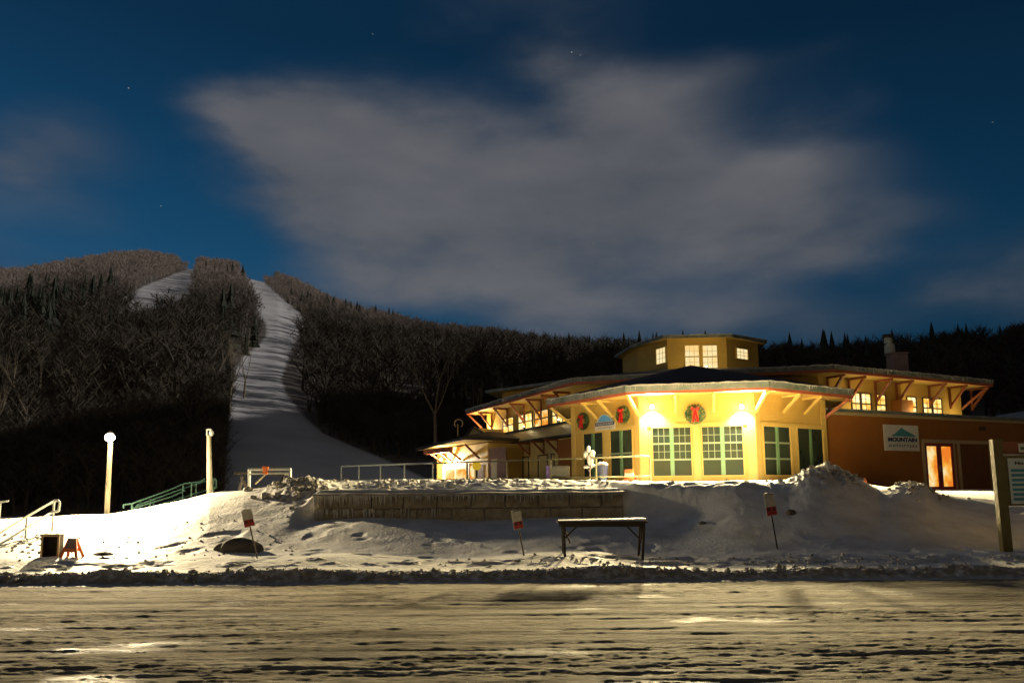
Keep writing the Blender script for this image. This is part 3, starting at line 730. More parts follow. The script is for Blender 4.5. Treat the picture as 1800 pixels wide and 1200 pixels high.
for P_, m_ in ((A_, 'ytrim'), (B_, 'ytrim'), (C_, 'ytrim'), (D_, 'redbr')):   # diagonal struts at the corners
    d = (P_-cen).normalized(); b = MB()
    b.beam((P_.x, P_.y, 4.72), (P_.x+d.x*1.05, P_.y+d.y*1.05, ZB-.12), .11, .12); part(b, 'bracket', m_)

# main block: wide low hip roof with clerestory
P0 = Vector((-3.6, 56.0)); P1 = Vector((3.1, 40.2)); P2 = Vector((15.3, 36.5)); P3_ = Vector((26.6, 42.4)); P4 = Vector((24.5, 60)); P5 = Vector((8, 68))
ME = [P0, P1, P2, P3_, P4, P5]
P0.x = xat(818, P0.y, 7.3); P1.x = xat(1007, P1.y, 7.3); P2.x = xat(1464, P2.y, 7.3); P3_.x = xat(1747, P3_.y, 7.3)
ZM = 7.18
MW = offs(ME, -1.35)
b = MB(); b.prism(MW, GZ, ZM-.05, top=False); part(b, 'wall', 'yellow')
CUP = [Vector((8.5,51.0)), Vector((9.9,48)), Vector((13.6,47.7)), Vector((16.2,49.6)), Vector((16.6,53.5)), Vector((14,57)), Vector((10,57)), Vector((8,54.5))]
rb = MB(); top = [Vector((7.2,52)), Vector((9.6,47.0)), Vector((13.8,46.7)), Vector((17.8,50)), Vector((16.5,58)), Vector((9,58))]
for i in range(6):
    j = (i+1) % 6; rb.poly([(*ME[i], ZM+.26), (*ME[j], ZM+.26), (*top[j], 8.95), (*top[i], 8.95)])
rb.poly([(*p, 8.95) for p in top])
mrf = part(rb, 'roof', 'roofsnow')
b = MB(); b.ring(ME, ZM+.06, ZM+.25, .1); part(b, 'fascia', 'green', mrf)
b = MB(); b.ring(offs(ME, -.03), ZM-.08, ZM+.056, .16); part(b, 'trim', 'red', mrf)
b = MB(); b.poly([(p.x, p.y, ZM-.04) for p in reversed(offs(ME, -.1))]); part(b, 'soffit', 'ytrim', mrf)
snowline(ME, ZM+.255, mrf, [(0,1),(1,2),(2,3),(3,4)])
icicles(ME, ZM+.24, mrf, [(0,1),(2,3)], 6, .30); icicles(ME, ZM+.24, mrf, [(3,4),(1,2)], 4, .22)
FML, FMF, FMR, FMR2 = Fr(MW[0], MW[1]), Fr(MW[1], MW[2]), Fr(MW[2], MW[3]), Fr(MW[3], MW[4])
lw = dict(fm='dmuntin', mm='dmuntin', sash=2, cols=1, rows=1, tr=.05)
for x0, x1 in ((1501,1517), (1518,1536), (1544,1562), (1599,1616), (1627,1643), (1644,1661)):
    win_px(FMR, x0, x1, 5.28, 6.42, gm='win', **{**lw, 'cols': 2, 'rows': 2, 'mw': .018})
for x0, x1, g in ((885,904,'win'), (912,937,'win'), (941,966,'winor'), (972,991,'win')):
    win_px(FML, x0, x1, 5.42, 6.45, gm=g, mull=.08, **lw)
for px in (1455, 1492, 1538, 1575, 1632, 1668, 1706): bracket(FMR, sx(FMR, px, 690), 6.0, ZM-.06, .95, 'redbr', .11)
for px in (865, 892, 922, 952, 980, 1002): bracket(FML, sx(FML, px, 720), 5.95, ZM-.06, .95, 'redbr', .12)
d = (MW[3]-Vector((12, 50))).normalized(); b = MB(); b.beam((*MW[3], 5.9), (*(MW[3]+d*1.3), ZM-.12), .12, .12); part(b, 'bracket', 'redbr')
d = (MW[0]-Vector((10, 52))).normalized(); b = MB(); b.beam((*MW[0], 5.7), (*(MW[0]+d*1.4), ZM-.12), .12, .12); part(b, 'bracket', 'redbr')
# chimney-breast boxes on the clerestory wall, roof vent
b = MB(); s0 = sx(FMR, 1566, 705); b.fbox(FMR, s0, s0+.95, 0, .6, 5.0, 6.12); part(b, 'wall_box', 'brown')
# chimney
cx, cy = xat(1578, 43.5, 8.3), 43.5
b = MB(); b.box(cx-.42, cx+.42, cy-.42, cy+.42, 7.5, 9.12); b.box(cx-.47, cx+.47, cy-.47, cy+.47, 9.12, 9.2)
chim = part(b, 'chimney', 'mauve', mrf)
b = MB(); fx = cx-.38
b.tube((fx, cy, 9.2), (fx, cy, 9.72), .30, .27, 14); b.tube((fx, cy, 9.72), (fx, cy, 9.80), .18, .18, 14)
b.tube((fx-.05, cy, 9.80), (fx-.05, cy, 10.12), .24, .22, 14); part(b, 'flue', 'steel', chim, smooth=False)
b = MB(); b.tube((fx-.06, cy, 10.13), (fx-.06, cy, 10.30), .34, .30, 14); part(b, 'flue_cap', 'dark', chim)
# raised roof at the rear left
RP = [Vector((xat(853, 54, 8.7), 54)), Vector((xat(1003, 48.5, 8.7), 48.5)), Vector((9, 46.6)), Vector((14, 54)), Vector((8, 63)), Vector((0, 62))]
b = MB()
for i in range(6): j = (i+1) % 6; b.poly([(*RP[i], 8.62), (*RP[j], 8.62), (8.5, 54.5, 9.5)])
rrf = part(b, 'roof', 'shingle')
b = MB(); b.ring(RP, 8.42, 8.61, .1); part(b, 'fascia', 'green', rrf)
b = MB(); b.poly([(*p, 8.44) for p in reversed(offs(RP, -.1))]); part(b, 'soffit', 'ytrim', rrf)
b = MB(); b.prism(offs(RP, -1.1), 7.4, 8.43, top=False); part(b, 'wall', 'yellow')
# cupola
b = MB(); b.prism(CUP, 8.3, 11.0, top=False); part(b, 'cupola_wall', 'yellow')
ce = offs(CUP, .55); b = MB()
for i in range(8): j = (i+1) % 8; b.poly([(*ce[i], 11.16), (*ce[j], 11.16), (12.1, 52.3, 11.55)])
crf = part(b, 'cupola_roof', 'shingle')
b = MB(); b.ring(ce, 10.98, 11.155, .1); part(b, 'fascia', 'green', crf)
b = MB(); b.poly([(*p, 11.0) for p in reversed(offs(ce, -.1))]); part(b, 'soffit', 'ytrim', crf)
snowline(ce, 11.155, crf, [(0,1),(1,2),(2,3),(3,4)], .14, .05); icicles(ce, 11.14, crf, [(0,1),(1,2),(2,3)], 4, .14)
F1, F2, F3 = Fr(CUP[0], CUP[1]), Fr(CUP[1], CUP[2]), Fr(CUP[2], CUP[3])
cw = dict(fm='ytrim', gm='cupwin', mm='ytrim', sash=1, cols=3, rows=3, tr=.06, mw=.02)
for F, x0, x1, yt, yb in ((F1,1153,1172,613,638), (F3,1293,1315,610,634)):
    s0, z1 = F.loc(x0, yt); s1, z0 = F.loc(x1, yb); window(F, s0, s1, z0, z1, **cw)
for x0, x1 in ((1202,1231), (1233,1263)):
    s0, z1 = F2.loc(x0, 606); s1, z0 = F2.loc(x1, 648); window(F2, s0, s1, z0, z1, **{**cw, 'sash': 2, 'rows': 2})

# brown wing on the right with its flat roof
W0 = Vector((xat(1459, 34.9, 3), 34.9)); ang = math.radians(25.6); W1 = W0+Vector((math.cos(ang), math.sin(ang)))*24
back = Vector((-math.sin(ang), math.cos(ang)))*2.6
FW = Fr(W0, W1); ZP = 5.02
b = MB(); b.prism([W0, W1, W1+back, W0+back], 1.0, ZP-.1); part(b, 'wall', 'brown')
bw = MB(); bw.prism(offs([W0+Vector((.02,.05)), W1, W1+back*1.02, W0+back*1.02], .22), ZP+.02, ZP+.16); wrf = part(bw, 'roof', 'green')
b = MB(); b.fbox(FW, .25, 24.1, .0, .10, ZP-.12, ZP+.016); part(b, 'trim', 'ctrim', wrf)
# entrance in the brown wing
sA, zA = FW.loc(1619, 778); sB, _ = FW.loc(1740, 800); zTop = 3.72; zBt = 1.3
fr = MB(); fr.fbox(FW, sA, sB, 0, .10, zTop, zTop+.17)
for s in (sA, sx(FW, 1674, 800), sx(FW, 1683, 800), sB-.12): fr.fbox(FW, s, s+.13, 0, .085, zBt, zTop)
part(fr, 'door_frame', 'ctrim')
b = MB(); b.fbox(FW, sx(FW, 1683, 800)+.13, sB-.12, 0, .03, zBt, zTop); part(b, 'siding_panel', 'brown_panel')
d0, d1 = sA+.13, sx(FW, 1674, 800); dm = (d0+d1)/2
for a, c, hs in ((d0, dm-.01, 1), (dm+.01, d1, 0)):
    b = MB(); w = .16
    b.fbox(FW, a, a+w, .0, .07, zBt, zTop); b.fbox(FW, c-w, c, .0, .07, zBt, zTop); b.fbox(FW, a+w, c-w, .0, .07, zTop-.16, zTop); b.fbox(FW, a+w, c-w, .0, .07, zBt, zBt+.28)
    dd = part(b, 'door', 'reddoor')
    b = MB(); b.fbox(FW, a+w, c-w, .0, .03, zBt+.28, zTop-.16); part(b, 'pane', 'winor', dd)
    b = MB(); hx = c-.08 if hs else a+.08; b.tube(FW.pt(hx, .11, 2.3), FW.pt(hx, .11, 2.65), .015); part(b, 'handle', 'steel', dd)
s_, z_ = FW.loc(1721, 749); b = MB()
for k in range(4): b.fbox(FW, s_, s_+.5, .0, .05, z_-.05-k*.05, z_-.02-k*.05)
part(b, 'vent', 'dark')

# left side: mansard band, ground-floor wall, braces
FL = FML
b = MB(); sa, sb = sx(FL, 857, 775), FL.L+.2
b.hexa([FL.pt(sa,.85,4.62), FL.pt(sb,.85,4.62), FL.pt(sb,.0,4.62), FL.pt(sa,.0,4.62), FL.pt(sa,.35,5.34), FL.pt(sb,.35,5.34), FL.pt(sb,.0,5.34), FL.pt(sa,.0,5.34)])
srf = part(b, 'skirt_roof', 'olive')
b = MB(); b.fbox(FL, sa, sb, .0, .42, 5.345, 5.42); b.fbox(FL, sa, sb, .02, .90, 4.53, 4.615); part(b, 'edge_trim', 'dark', srf)
b = MB(); b.fbox(FL, sa, FL.L, .0, .04, GZ, 4.5); part(b, 'wall', 'tan')
for px in (884, 907, 933, 958, 982): bracket(FL, sx(FL, px, 790), 3.75, 4.52, .8, 'redbr', .11)
for x0, x1 in ((893,904), (920,931), (947,964), (970,976)):
    s0, _ = FL.loc(x0, 800); s1, _ = FL.loc(x1, 800); window(FL, s0, s1, 2.1, 3.7, fm='dark', gm='dglass', munt=False, proud=.06)
b = MB(); s0 = sx(FL, 992, 800); b.fbox(FL, s0, FL.L, .05, .4, GZ, 4.4); part(b, 'wall_box', 'brown')

# ------------------------------------------------------------------ entry pavilion at the far left end
pav = thing('entry_pavilion', 'small brightly lit entry pavilion with orange doors at the left end of the lodge', 'building', (-3, 52, 1.7))
E_ = Vector((xat(858, 48.5, 3), 48.5)); G_ = Vector((xat(768, 55.5, 3), 55.5)); Q1 = E_+Vector((3.2, 1.6)); Q2 = G_+Vector((4, 3))
pp_ = [G_, E_, Q1, Q2]
FP = Fr(G_, E_)
b = MB(); b.prism(pp_, 1.2, 4.55, top=False); part(b, 'wall', 'ytrim', pav)
pe = [Vector((xat(730, 59, 4.7), 59)), Vector((xat(815, 46.2, 4.7), 46.2)), Vector((xat(859, 47.2, 4.7), 47.2)), Q1+Vector((1.2,-.4)), Q2+Vector((.5,2))]
b = MB(); a3 = (-1.5, 52.5, 5.6)
for i in range(5): b.poly([(*pe[i], 4.82), (*pe[(i+1) % 5], 4.82), a3])
prf = part(b, 'roof', 'shingle', pav)
b = MB(); b.ring(pe, 4.62, 4.81, .1); part(b, 'fascia', 'dark', prf)
b = MB(); b.poly([(*p, 4.64) for p in reversed(offs(pe, -.1))]); part(b, 'soffit', 'ytrim', prf)
b = MB(); s0, z0 = FP.loc(783, 812); s1, _ = FP.loc(822, 812); zd = 3.15
for k in range(2):
    a = s0+(s1-s0)*k/2; c = s0+(s1-s0)*(k+1)/2
    b = MB(); b.fbox(FP, a, c, 0, .05, 1.2, 1.5); b.fbox(FP, a, a+.12, 0, .05, 1.5, zd); b.fbox(FP, c-.12, c, 0, .05, 1.5, zd); b.fbox(FP, a+.12, c-.12, 0, .05, zd-.15, zd)
    dd = part(b, 'door', 'ctrim', pav); b = MB(); b.fbox(FP, a+.12, c-.12, 0, .02, 1.5, zd-.15); part(b, 'pane', 'winor', dd)
b = MB(); b.fbox(FP, s0-.3, s0-.01, 0, .07, 1.2, zd+.2); b.fbox(FP, s1+.01, s1+.35, 0, .07, 1.2, zd+.2); part(b, 'door_frame', 'white', pav)
for x0, x1 in ((827,834), (840,851)):
    s0, _ = FP.loc(x0, 812); s1, _ = FP.loc(x1, 812); b = MB(); b.fbox(FP, s0, s1, 0, .03, 1.5, 3.2); o = part(b, 'window', 'mauve' if x0 > 830 else 'winor', pav)
b = MB(); b.beam((*FP.pt(.2, 1.0, 4.0)[:2], 4.28), (*FP.pt(4.6, 1.0, 4)[:2], 4.28), .3, .32); beamo = part(b, 'porch_beam', 'redbr', pav)
for s in (.9, 2.6, 4.2):
    b = MB(); b.beam(FP.pt(s, .05, 3.6), FP.pt(s, .95, 4.2), .12, .12); part(b, 'bracket', 'redbr', pav)
b = MB(); b.beam(FP.pt(6.9, .05, 3.6), FP.pt(6.9, 1.1, 4.5), .12, .12); part(b, 'bracket', 'redbr', pav)
b = MB(); b.poly([(-3.4,52,4.85), (-1.2,50.5,4.85), (-2.6,51.4,5.75)]); b.poly([(-3.4,52,4.85), (-2.6,51.4,5.75), (-.6,53.5,5.75), (-1.4,54,4.85)]); b.poly([(-1.2,50.5,4.85), (.8,52.5,4.85), (-.6,53.5,5.75), (-2.6,51.4,5.75)])
dm_ = part(b, 'dormer', 'olive', pav)
b = MB(); b.beam((-3.5,51.9,4.83), (-2.62,51.3,5.8), .12, .1); b.beam((-1.1,50.4,4.83), (-2.62,51.3,5.8), .12, .1); part(b, 'gable_trim', 'dark', dm_)
ant = MB(); ax, ay = xat(806, 51.5, 6), 51.5
pts = [(ax+.28*math.cos(t), ay, 6.05+.28*math.sin(t)) for t in np.linspace(-.9, PI+.9, 12)]
ant.path([Vector(p) for p in pts], .035, 6); ant.tube((ax-.05, ay, 5.2), (ax-.05, ay, 6.0), .035)
tag(ant.build('vent_pipe', M['ctrim']), 'curled pale vent pipe rising above the small gable of the entry pavilion', 'pipe')
mb_ = thing('menu_board', 'white notice board on the mauve wall beside the entry pavilion', 'board', (*FL.pt(1.2, .3, 1.6),))
mauf = Fr(E_+Vector((.05,-.1)), E_+Vector((1.9,-1.9)))
b = MB(); b.fbox(mauf, 0, 1.5, -.08, 0, 1.3, 4.2); b.build('back_panel', M['mauve'], mb_)
b = MB(); b.fbox(mauf, .25, .75, 0, .04, 2.2, 3.5); b.build('notice', M['white'], mb_)
ys = thing('yellow_stand_sign', 'round yellow sign on a dark stand outside the entry pavilion', 'sign', (xat(838, 47, 2), 47, 1.6))
b = MB(); X_ = xat(838, 47, 2.9); b.tube((X_, 46.97, 3.05), (X_, 47.03, 3.05), .27, n=16); b.build('disc', M['yel'], ys)
b = MB(); b.tube((X_, 47, 1.6), (X_, 47, 2.8), .06); b.box(X_-.25, X_+.25, 46.8, 47.2, 1.6, 1.68); b.build('stand', M['dark'], ys)

# far small building at the right edge
fh = thing('far_cabin', 'pale gabled cabin roof peeking over the brown wing at the right edge', 'building', (40, 62, 1.5))
hx = xat(1812, 62, 6); hy = 62
b = MB(); b.box(hx-1.7, hx+6, hy, hy+6, 1, 6.35); b.poly([(hx-1.7,hy,6.35),(hx+3.4,hy,6.35),(hx+.9,hy,7.55)]); b.build('wall', M['tan'], fh)
b = MB(); b.beam((hx-2,hy+2.6,6.3),(hx+.9,hy+2.6,7.7),5.6,.16); b.beam((hx+.9,hy+2.6,7.7),(hx+3.8,hy+2.6,6.3),5.6,.16); b.build('roof', M['clod'], fh)
b = MB(); b.box(hx-.55, hx+.35, hy-.05, hy, 6.2, 6.9); b.build('window', M['dark'], fh)

# ------------------------------------------------------------------ wall lamps
def lamp_light(name, loc, power, color, radius, parent, kind='POINT', aim=None, size=None, blend=.6):
    l = bpy.data.lights.new(name, kind); l.energy = power; l.color = color; l.shadow_soft_size = radius
    if kind == 'SPOT': l.spot_size = size; l.spot_blend = blend
    o = bpy.data.objects.new(name, l); COL.objects.link(o); o.location = loc
    if aim is not None: o.rotation_euler = (Vector(aim)-Vector(loc)).to_track_quat('-Z', 'Y').to_euler()
    o.parent = parent; o.matrix_parent_inverse = world_of(parent).inverted()
    return o
WARM = (1, .80, .42)
def floodlight(F, px, py, label, p_wall, p_spot, aim, grp='twin floodlights above the bay windows'):
    s, z = F.loc(px, py)
    t = thing('floodlight', label, 'lamp', F.pt(s, 0, z), grp)
    b = MB(); b.fbox(F, s-.07, s+.07, 0, .06, z+.03, z+.17); b.beam(F.pt(s, .05, z+.1), F.pt(s, .17, z+.06), .04, .04); b.build('bracket_box', M['steel'], t)
    b = MB(); b.ball(F.pt(s, .24, z), .085, 10, 8); b.build('bulb', M['lamp'], t, smooth=True)
    lamp_light('wall_glow', F.pt(s, .42, z-.06), p_wall*.24, (1, .84, .52), .08, t)
    lamp_light('wall_wash', F.pt(s, .26, z-.10), p_wall*10, (1, .93, .78), .05, t, 'SPOT', F.pt(s, .0, z-1.1), math.radians(125), .7)
    if p_spot: lamp_light('beam', F.pt(s, .40, z), p_spot, WARM, .40, t, 'SPOT', aim, math.radians(150), .5)
floodlight(FB, 1146, 716, 'glowing floodlight above the left half of the bay windows', 85, 27000, (4, 6, 0))
floodlight(FB, 1303, 716, 'glowing floodlight above the right half of the bay windows', 85, 27000, (7, 6, 0))
def small_lamp(px, py, Y, label, power, color, grp=None, r=.09, z=None):
    p = at(px, py, Y)
    t = thing('porch_light', label, 'lamp', p, grp)
    b = MB(); b.ball(p, r, 10, 8); b.build('bulb', M['bulb'], t, smooth=True)
    b = MB(); b.tube(p+Vector((0,0,r*.8)), p+Vector((0,0,r*1.6)), r*1.1, r*.5, 10); b.build('cap', M['dark'], t)
    lamp_light('glow', p+Vector((-.05,-.22,-.05)), power, color, .07, t)
pq = FP.pt(2.0, .55, 0); px_, py_ = proj((pq.x, pq.y, 3.72))
small_lamp(px_, py_, pq.y, 'bright light under the porch beam of the entry pavilion', 1100, (1, .86, .62))
pq = Vector((*MW[0], 5.6))+Vector((-.35, -.5, 0)); px_, py_ = proj(pq)
small_lamp(px_, py_, pq.y, 'small bright lamp at the left corner of the upper eave', 500, (1, .80, .42))
# added low lamps that brighten the clerestory and cupola walls
def added_roof_lamp(F, px, z, label, power, out=.95):
    s = sx(F, px, 720); p = F.pt(s, out, z)
    t = thing('added_roof_lamp', label, 'lamp', p, 'added small lamps washing the upper walls')
    b = MB(); b.tube(p, p+Vector((0,0,.1)), .09, .07, 10); b.build('housing', M['dark'], t)
    b = MB(); b.ball(p+Vector((0,0,.13)), .05, 8, 6); b.build('bulb', M['bulb'], t, smooth=True)
    lamp_light('glow', p+Vector((0,0,.2)), power, (1, .76, .34), .1, t)
added_roof_lamp(FMR, 1500, 5.20, 'small added roof lamp below the leftmost right-hand clerestory windows', 60)
added_roof_lamp(FMR, 1590, 5.20, 'small added roof lamp between the two groups of right-hand clerestory windows', 60)
added_roof_lamp(FMR, 1672, 5.20, 'small added roof lamp near the right end of the brown wing roof', 50)
added_roof_lamp(F2, 1232, 8.66, 'small added roof lamp in front of the cupola behind the bay roof', 150, 2.6)
added_roof_lamp(FML, 930, 5.44, 'small added roof lamp on the skirt roof below the left clerestory windows', 42, .38)
added_roof_lamp(FML, 992, 5.44, 'small added roof lamp on the skirt roof where it meets the front bay', 26, .38)

# ------------------------------------------------------------------ wreaths and signs on the lodge
def wreath(F, px, py, R, label):
    s, z = F.loc(px, py); c = F.pt(s, .12, z)
    t = thing('wreath', label, 'wreath', c, 'evergreen wreaths with red bows')
    u = Vector((F.u.x, F.u.y, 0)); n = Vector((F.n.x, F.n.y, 0)); zz = Vector((0,0,1)); b = MB()
    for i in range(1500):
        a = random.uniform(0, 2*PI); ph = random.uniform(0, 2*PI); rr = random.uniform(.3, 1)*.105*R/.4
        dr = (u*math.cos(a)+zz*math.sin(a)); p = c+dr*(R*.72+rr*math.cos(ph))+n*(rr*math.sin(ph)*.8)
        d = (dr*math.cos(ph)+n*math.sin(ph)*.8+(-u*math.sin(a)+zz*math.cos(a))*random.uniform(.3,1.2)).normalized()
        w = d.cross(Vector((random.random(), random.random(), random.random()))).normalized()*.011
        q = p+d*random.uniform(.05, .11)
        b.poly([p-w, p+w, q])
    b.build('greenery', M['needle'], t)
    b = MB(); k = c+zz*(R*.42)+n*.10
    for sg in (-1, 1):
        pts = [k, k+u*sg*.11+zz*.10+n*.03, k+u*sg*.19+zz*.03+n*.02, k+u*sg*.11-zz*.04+n*.05]
        b.poly([pts[0], pts[1], pts[2], pts[3]]); b.hexa([p-n*.03 for p in pts]+[p+n*.03 for p in pts])
        e1 = k+u*sg*.10-zz*.52+n*.03; b.hexa([k-u*.035-n*.01, k+u*.035-n*.01, e1+u*.05-n*.01, e1-u*.05-n*.01, k-u*.035+n*.01, k+u*.035+n*.01, e1+u*.05+n*.01, e1-u*.05+n*.01])
    b.ball(k+n*.03, .055, 8, 6); b.build('bow', M['bow'], t)
wreath(FB, 1222, 728, .44, 'wreath with red bow centred between the two floodlights')
wreath(FLb, 1098, 729, .42, 'wreath with bright red bow right of the small blue mountain sign')
wreath(FLb, 1028, 740, .42, 'wreath with dull red bow left of the small blue mountain sign')
def text(F, s, z, out, body, size, m, parent, width=None, bold=.0, spacing=1.0):
    c = bpy.data.curves.new('lettering', 'FONT'); c.body = body; c.size = size; c.align_x = 'CENTER'; c.extrude = .004; c.offset = bold
    c.space_character = spacing; c.materials.append(m)
    tmp = bpy.data.objects.new('tmp', c); COL.objects.link(tmp); bpy.context.view_layer.update()
    me = bpy.data.meshes.new_from_object(tmp.evaluated_get(bpy.context.evaluated_depsgraph_get())); bpy.data.objects.remove(tmp)
    o = bpy.data.objects.new('lettering', me); COL.objects.link(o)
    if not me.materials: me.materials.append(m)
    o.parent = parent; o.matrix_parent_inverse = world_of(parent).inverted()
    o.matrix_local = Matrix.Identity(4)
    bpy.context.view_layer.update()
    w = o.dimensions.x
    Mx = F.mat(s, out, z)
    if width and w > 0: Mx = Mx @ Matrix.Diagonal((width/w, 1, 1, 1))
    o.matrix_basis = Mx
    return o
s0, z1 = FW.loc(1551, 745); s1, _ = FW.loc(1613, 770); z1 = FW.loc(1582, 747)[1]; z0 = FW.loc(1582, 792)[1]
sg = thing('shop_sign', 'white wall sign with teal mountain reading MOUNTAIN OUTFITTERS on the brown wing', 'sign', FW.pt((s0+s1)/2, 0, z0))
b = MB(); b.fbox(FW, s0, s1, .01, .07, z0, z1); b.build('board', M['white'], sg, bevel=.006)
b = MB(); w = s1-s0; h = z1-z0
prof = [(.20,.58),(.30,.66),(.42,.80),(.50,.90),(.56,.84),(.68,.75),(.78,.68),(.92,.57)]
b.hexa([FW.pt(s0+w*.2,.07,z0+h*.56)]*4+[FW.pt(s0+w*.2,.07,z0+h*.56)]*4) if False else None
top_ = [FW.pt(s0+w*a, .078, z0+h*c) for a, c in prof]; b.poly([FW.pt(s0+w*.2,.078,z0+h*.56)]+[FW.pt(s0+w*.92,.078,z0+h*.56)]+top_[::-1]); b.build('emblem', M['teal'], sg)
text(FW, (s0+s1)/2+.03, z0+h*.36, .078, 'MOUNTAIN', .26, M['navy'], sg, w*.84, .012)
text(FW, (s0+s1)/2+.03, z0+h*.15, .078, 'OUTFITTERS', .15, M['navy'], sg, w*.82, .002, 1.5)
s, z = FLb.loc(1065, 744); ws, hs = 1.42, .66
sg = thing('arched_sign', 'small arched sign with blue mountain and navy band between two wreaths', 'sign', FLb.pt(s, 0, z))
zb_ = z-.30
prof = [(-.5,0),(.5,0),(.5,.35),(.42,.55),(.28,.78),(.10,.95),(-.06,1.0),(-.22,.90),(-.36,.66),(-.46,.42),(-.5,.35)]
def slab(F, prof, s, zb, w, h, o0, o1):
    b = MB(); n = len(prof); A = [F.pt(s+w*a, o1, zb+h*c) for a, c in prof]; B2 = [F.pt(s+w*a, o0, zb+h*c) for a, c in prof]
    b.poly(A); b.poly(B2[::-1])
    for i in range(n): j = (i+1) % n; b.poly([B2[i], B2[j], A[j], A[i]])
    return b
slab(FLb, prof, s, zb_, ws, hs+.08, .03, .08).build('board', M['white'], sg)
slab(FLb, [(-.34,.52),(.40,.52),(.26,.72),(.08,.90),(-.06,.95),(-.2,.82)], s, zb_, ws, hs+.08, .08, .088).build('emblem', M['sky'], sg)
slab(FLb, [(-.47,.27),(.47,.27),(.47,.49),(-.47,.49)], s, zb_, ws, hs+.08, .08, .086).build('band', M['navy'], sg)
text(FLb, s, zb_+.235, .09, 'MOUNTAIN', .13, M['white'], sg, ws*.8)
text(FLb, s, zb_+.06, .083, 'OUTFITTERS', .09, M['navy'], sg, ws*.7, 0, 1.4)

# ------------------------------------------------------------------ street lamp (lit) and the unlit post
LY = 24.5
lt = at(196, 769, LY); foot = at(189, 900, LY); gzl = gz(foot.x, LY)
sl = thing('street_lamp', 'glowing street lamp on a cream pole above the bright snow slope', 'street lamp', (foot.x, LY, gzl))
b = MB(); b.tube((foot.x-.02, LY, gzl-.4), (lt.x-.05, LY+.05, lt.z-.05), 0.082, .07, 12); b.build('pole', M['pole'], sl, smooth=True)
b = MB(); b.ball((lt.x, LY-.10, lt.z), .15, 14, 10, (1,1,.85)); b.build('lamp_globe', M['lamp'], sl, smooth=True)
b = MB(); b.tube((lt.x, LY-.08, lt.z+.12), (lt.x, LY-.08, lt.z+.19), .12, .05, 14); b.build('lamp_cap', M['dark'], sl)
lamp_light('lamp_light', (lt.x, LY-.34, lt.z-.02), 9000, (1, .80, .47), .12, sl, 'SPOT', (lt.x-1, LY-14, -1), math.radians(155), .5)
lamp_light('lamp_light', (lt.x+.12, LY-.34, lt.z-.02), 3600, (1, .80, .47), .12, sl, 'SPOT', (lt.x+8, LY-7, .8), math.radians(105), .8)
lamp_light('side_glow', (lt.x+.1, LY-.30, lt.z+.05), 70, (1, .84, .56), .15, sl)
lamp_light('back_light', (lt.x+.05, LY+.30, lt.z), 1700, (1, .84, .56), .12, sl, 'SPOT', (lt.x+4, LY+9, 2.2), math.radians(150), .5)
Y2 = 27.5; tp = at(365, 760, Y2); ft = at(370, 866, Y2)
sl2 = thing('unlit_lamp_post', 'cream post with a dark hooked fitting beside the green stair rails', 'street lamp', (ft.x, Y2, ft.z-.6))
b = MB(); b.tube((ft.x, Y2, ft.z-.6), (tp.x+.05, Y2, tp.z-.1), .11, .075, 12); b.build('pole', M['pole'], sl2, smooth=True)
b = MB(); b.tube((tp.x-.02, Y2, tp.z-.1), (tp.x-.02, Y2, tp.z+.12), .03); b.tube((tp.x-.02, Y2, tp.z+.12), (tp.x+.14, Y2, tp.z+.10), .03); b.ball((tp.x+.14, Y2, tp.z-.02), .09, 8, 6, (1,1,1.3)); b.build('fitting', M['steel'], sl2)

# ------------------------------------------------------------------ stone retaining wall, every block a part
rw = thing('retaining_wall', 'low two-course stone block retaining wall crusted with ice, snow on top', 'wall', (WX0, WY, .8))
x = WX0; k = 0
z0w, hw = .78, .335
for row in range(2):
    x = WX0+(.0 if row else .05); off = [0.85, .62]
    n = 0
    while x < WX1-.15:
        wdt = random.uniform(.80, .90) if n else off[row]
        x2 = min(x+wdt, WX1)
        if WX1-x2 < .3: x2 = WX1
        zz = z0w+row*(hw+.012); yy = WY+row*.05+random.uniform(-.015,.015)
        b = MB(); b.box(x+.012, x2-.012, yy, yy+.5, zz, zz+hw); o = b.build('stone_block', M['concrete'], rw, bevel=.028)
        x = x2; n += 1
ztw = z0w+2*hw+.02
n = 120; prev = None; b = MB()
for k in range(n+1):       # lumpy snow cap along the top
    xx = WX0-.05+(WX1-WX0+.1)*k/n; hh = .05+.07*float(fbm(np.array([xx*1.3]), np.array([2.2]), 3)[0]); o_ = .02+.05*float(vn(np.array([xx*2.1]), np.array([9.])) [0])
    r_ = [Vector((xx, WY+.03-o_, ztw-.03)), Vector((xx, WY-.01-o_*.6, ztw+hh*.6)), Vector((xx, WY+.18, ztw+hh)), Vector((xx, WY+.75, ztw+hh*.9))]
    if prev:
        for m_ in range(3): b.poly([prev[m_], r_[m_], r_[m_+1], prev[m_+1]])
    prev = r_
b.build('snow_cap', M['clod'], rw, smooth=True)
b = MB()
for i in range(300):
    f = random.random()**2.1; xx = WX0+(WX1-WX0)*f*.98
    full = random.random()
    if full < .75:
        l = random.uniform(.08, .34)*(1-.45*f); zt_ = ztw+.02
        b.tube((xx, WY-.03, zt_), (xx+random.uniform(-.01,.01), WY+.02, zt_-l), random.uniform(.02,.045), .006, n=5, cap=False)
    elif f < .42:
        l = random.uniform(.1, .38); b.tube((xx, WY-.05, z0w+hw+.02), (xx, WY-.02, z0w+hw-l), random.uniform(.02,.05), .006, n=5, cap=False)
b.build('icicles', M['ice'], rw, smooth=True)['kind'] = 'stuff'

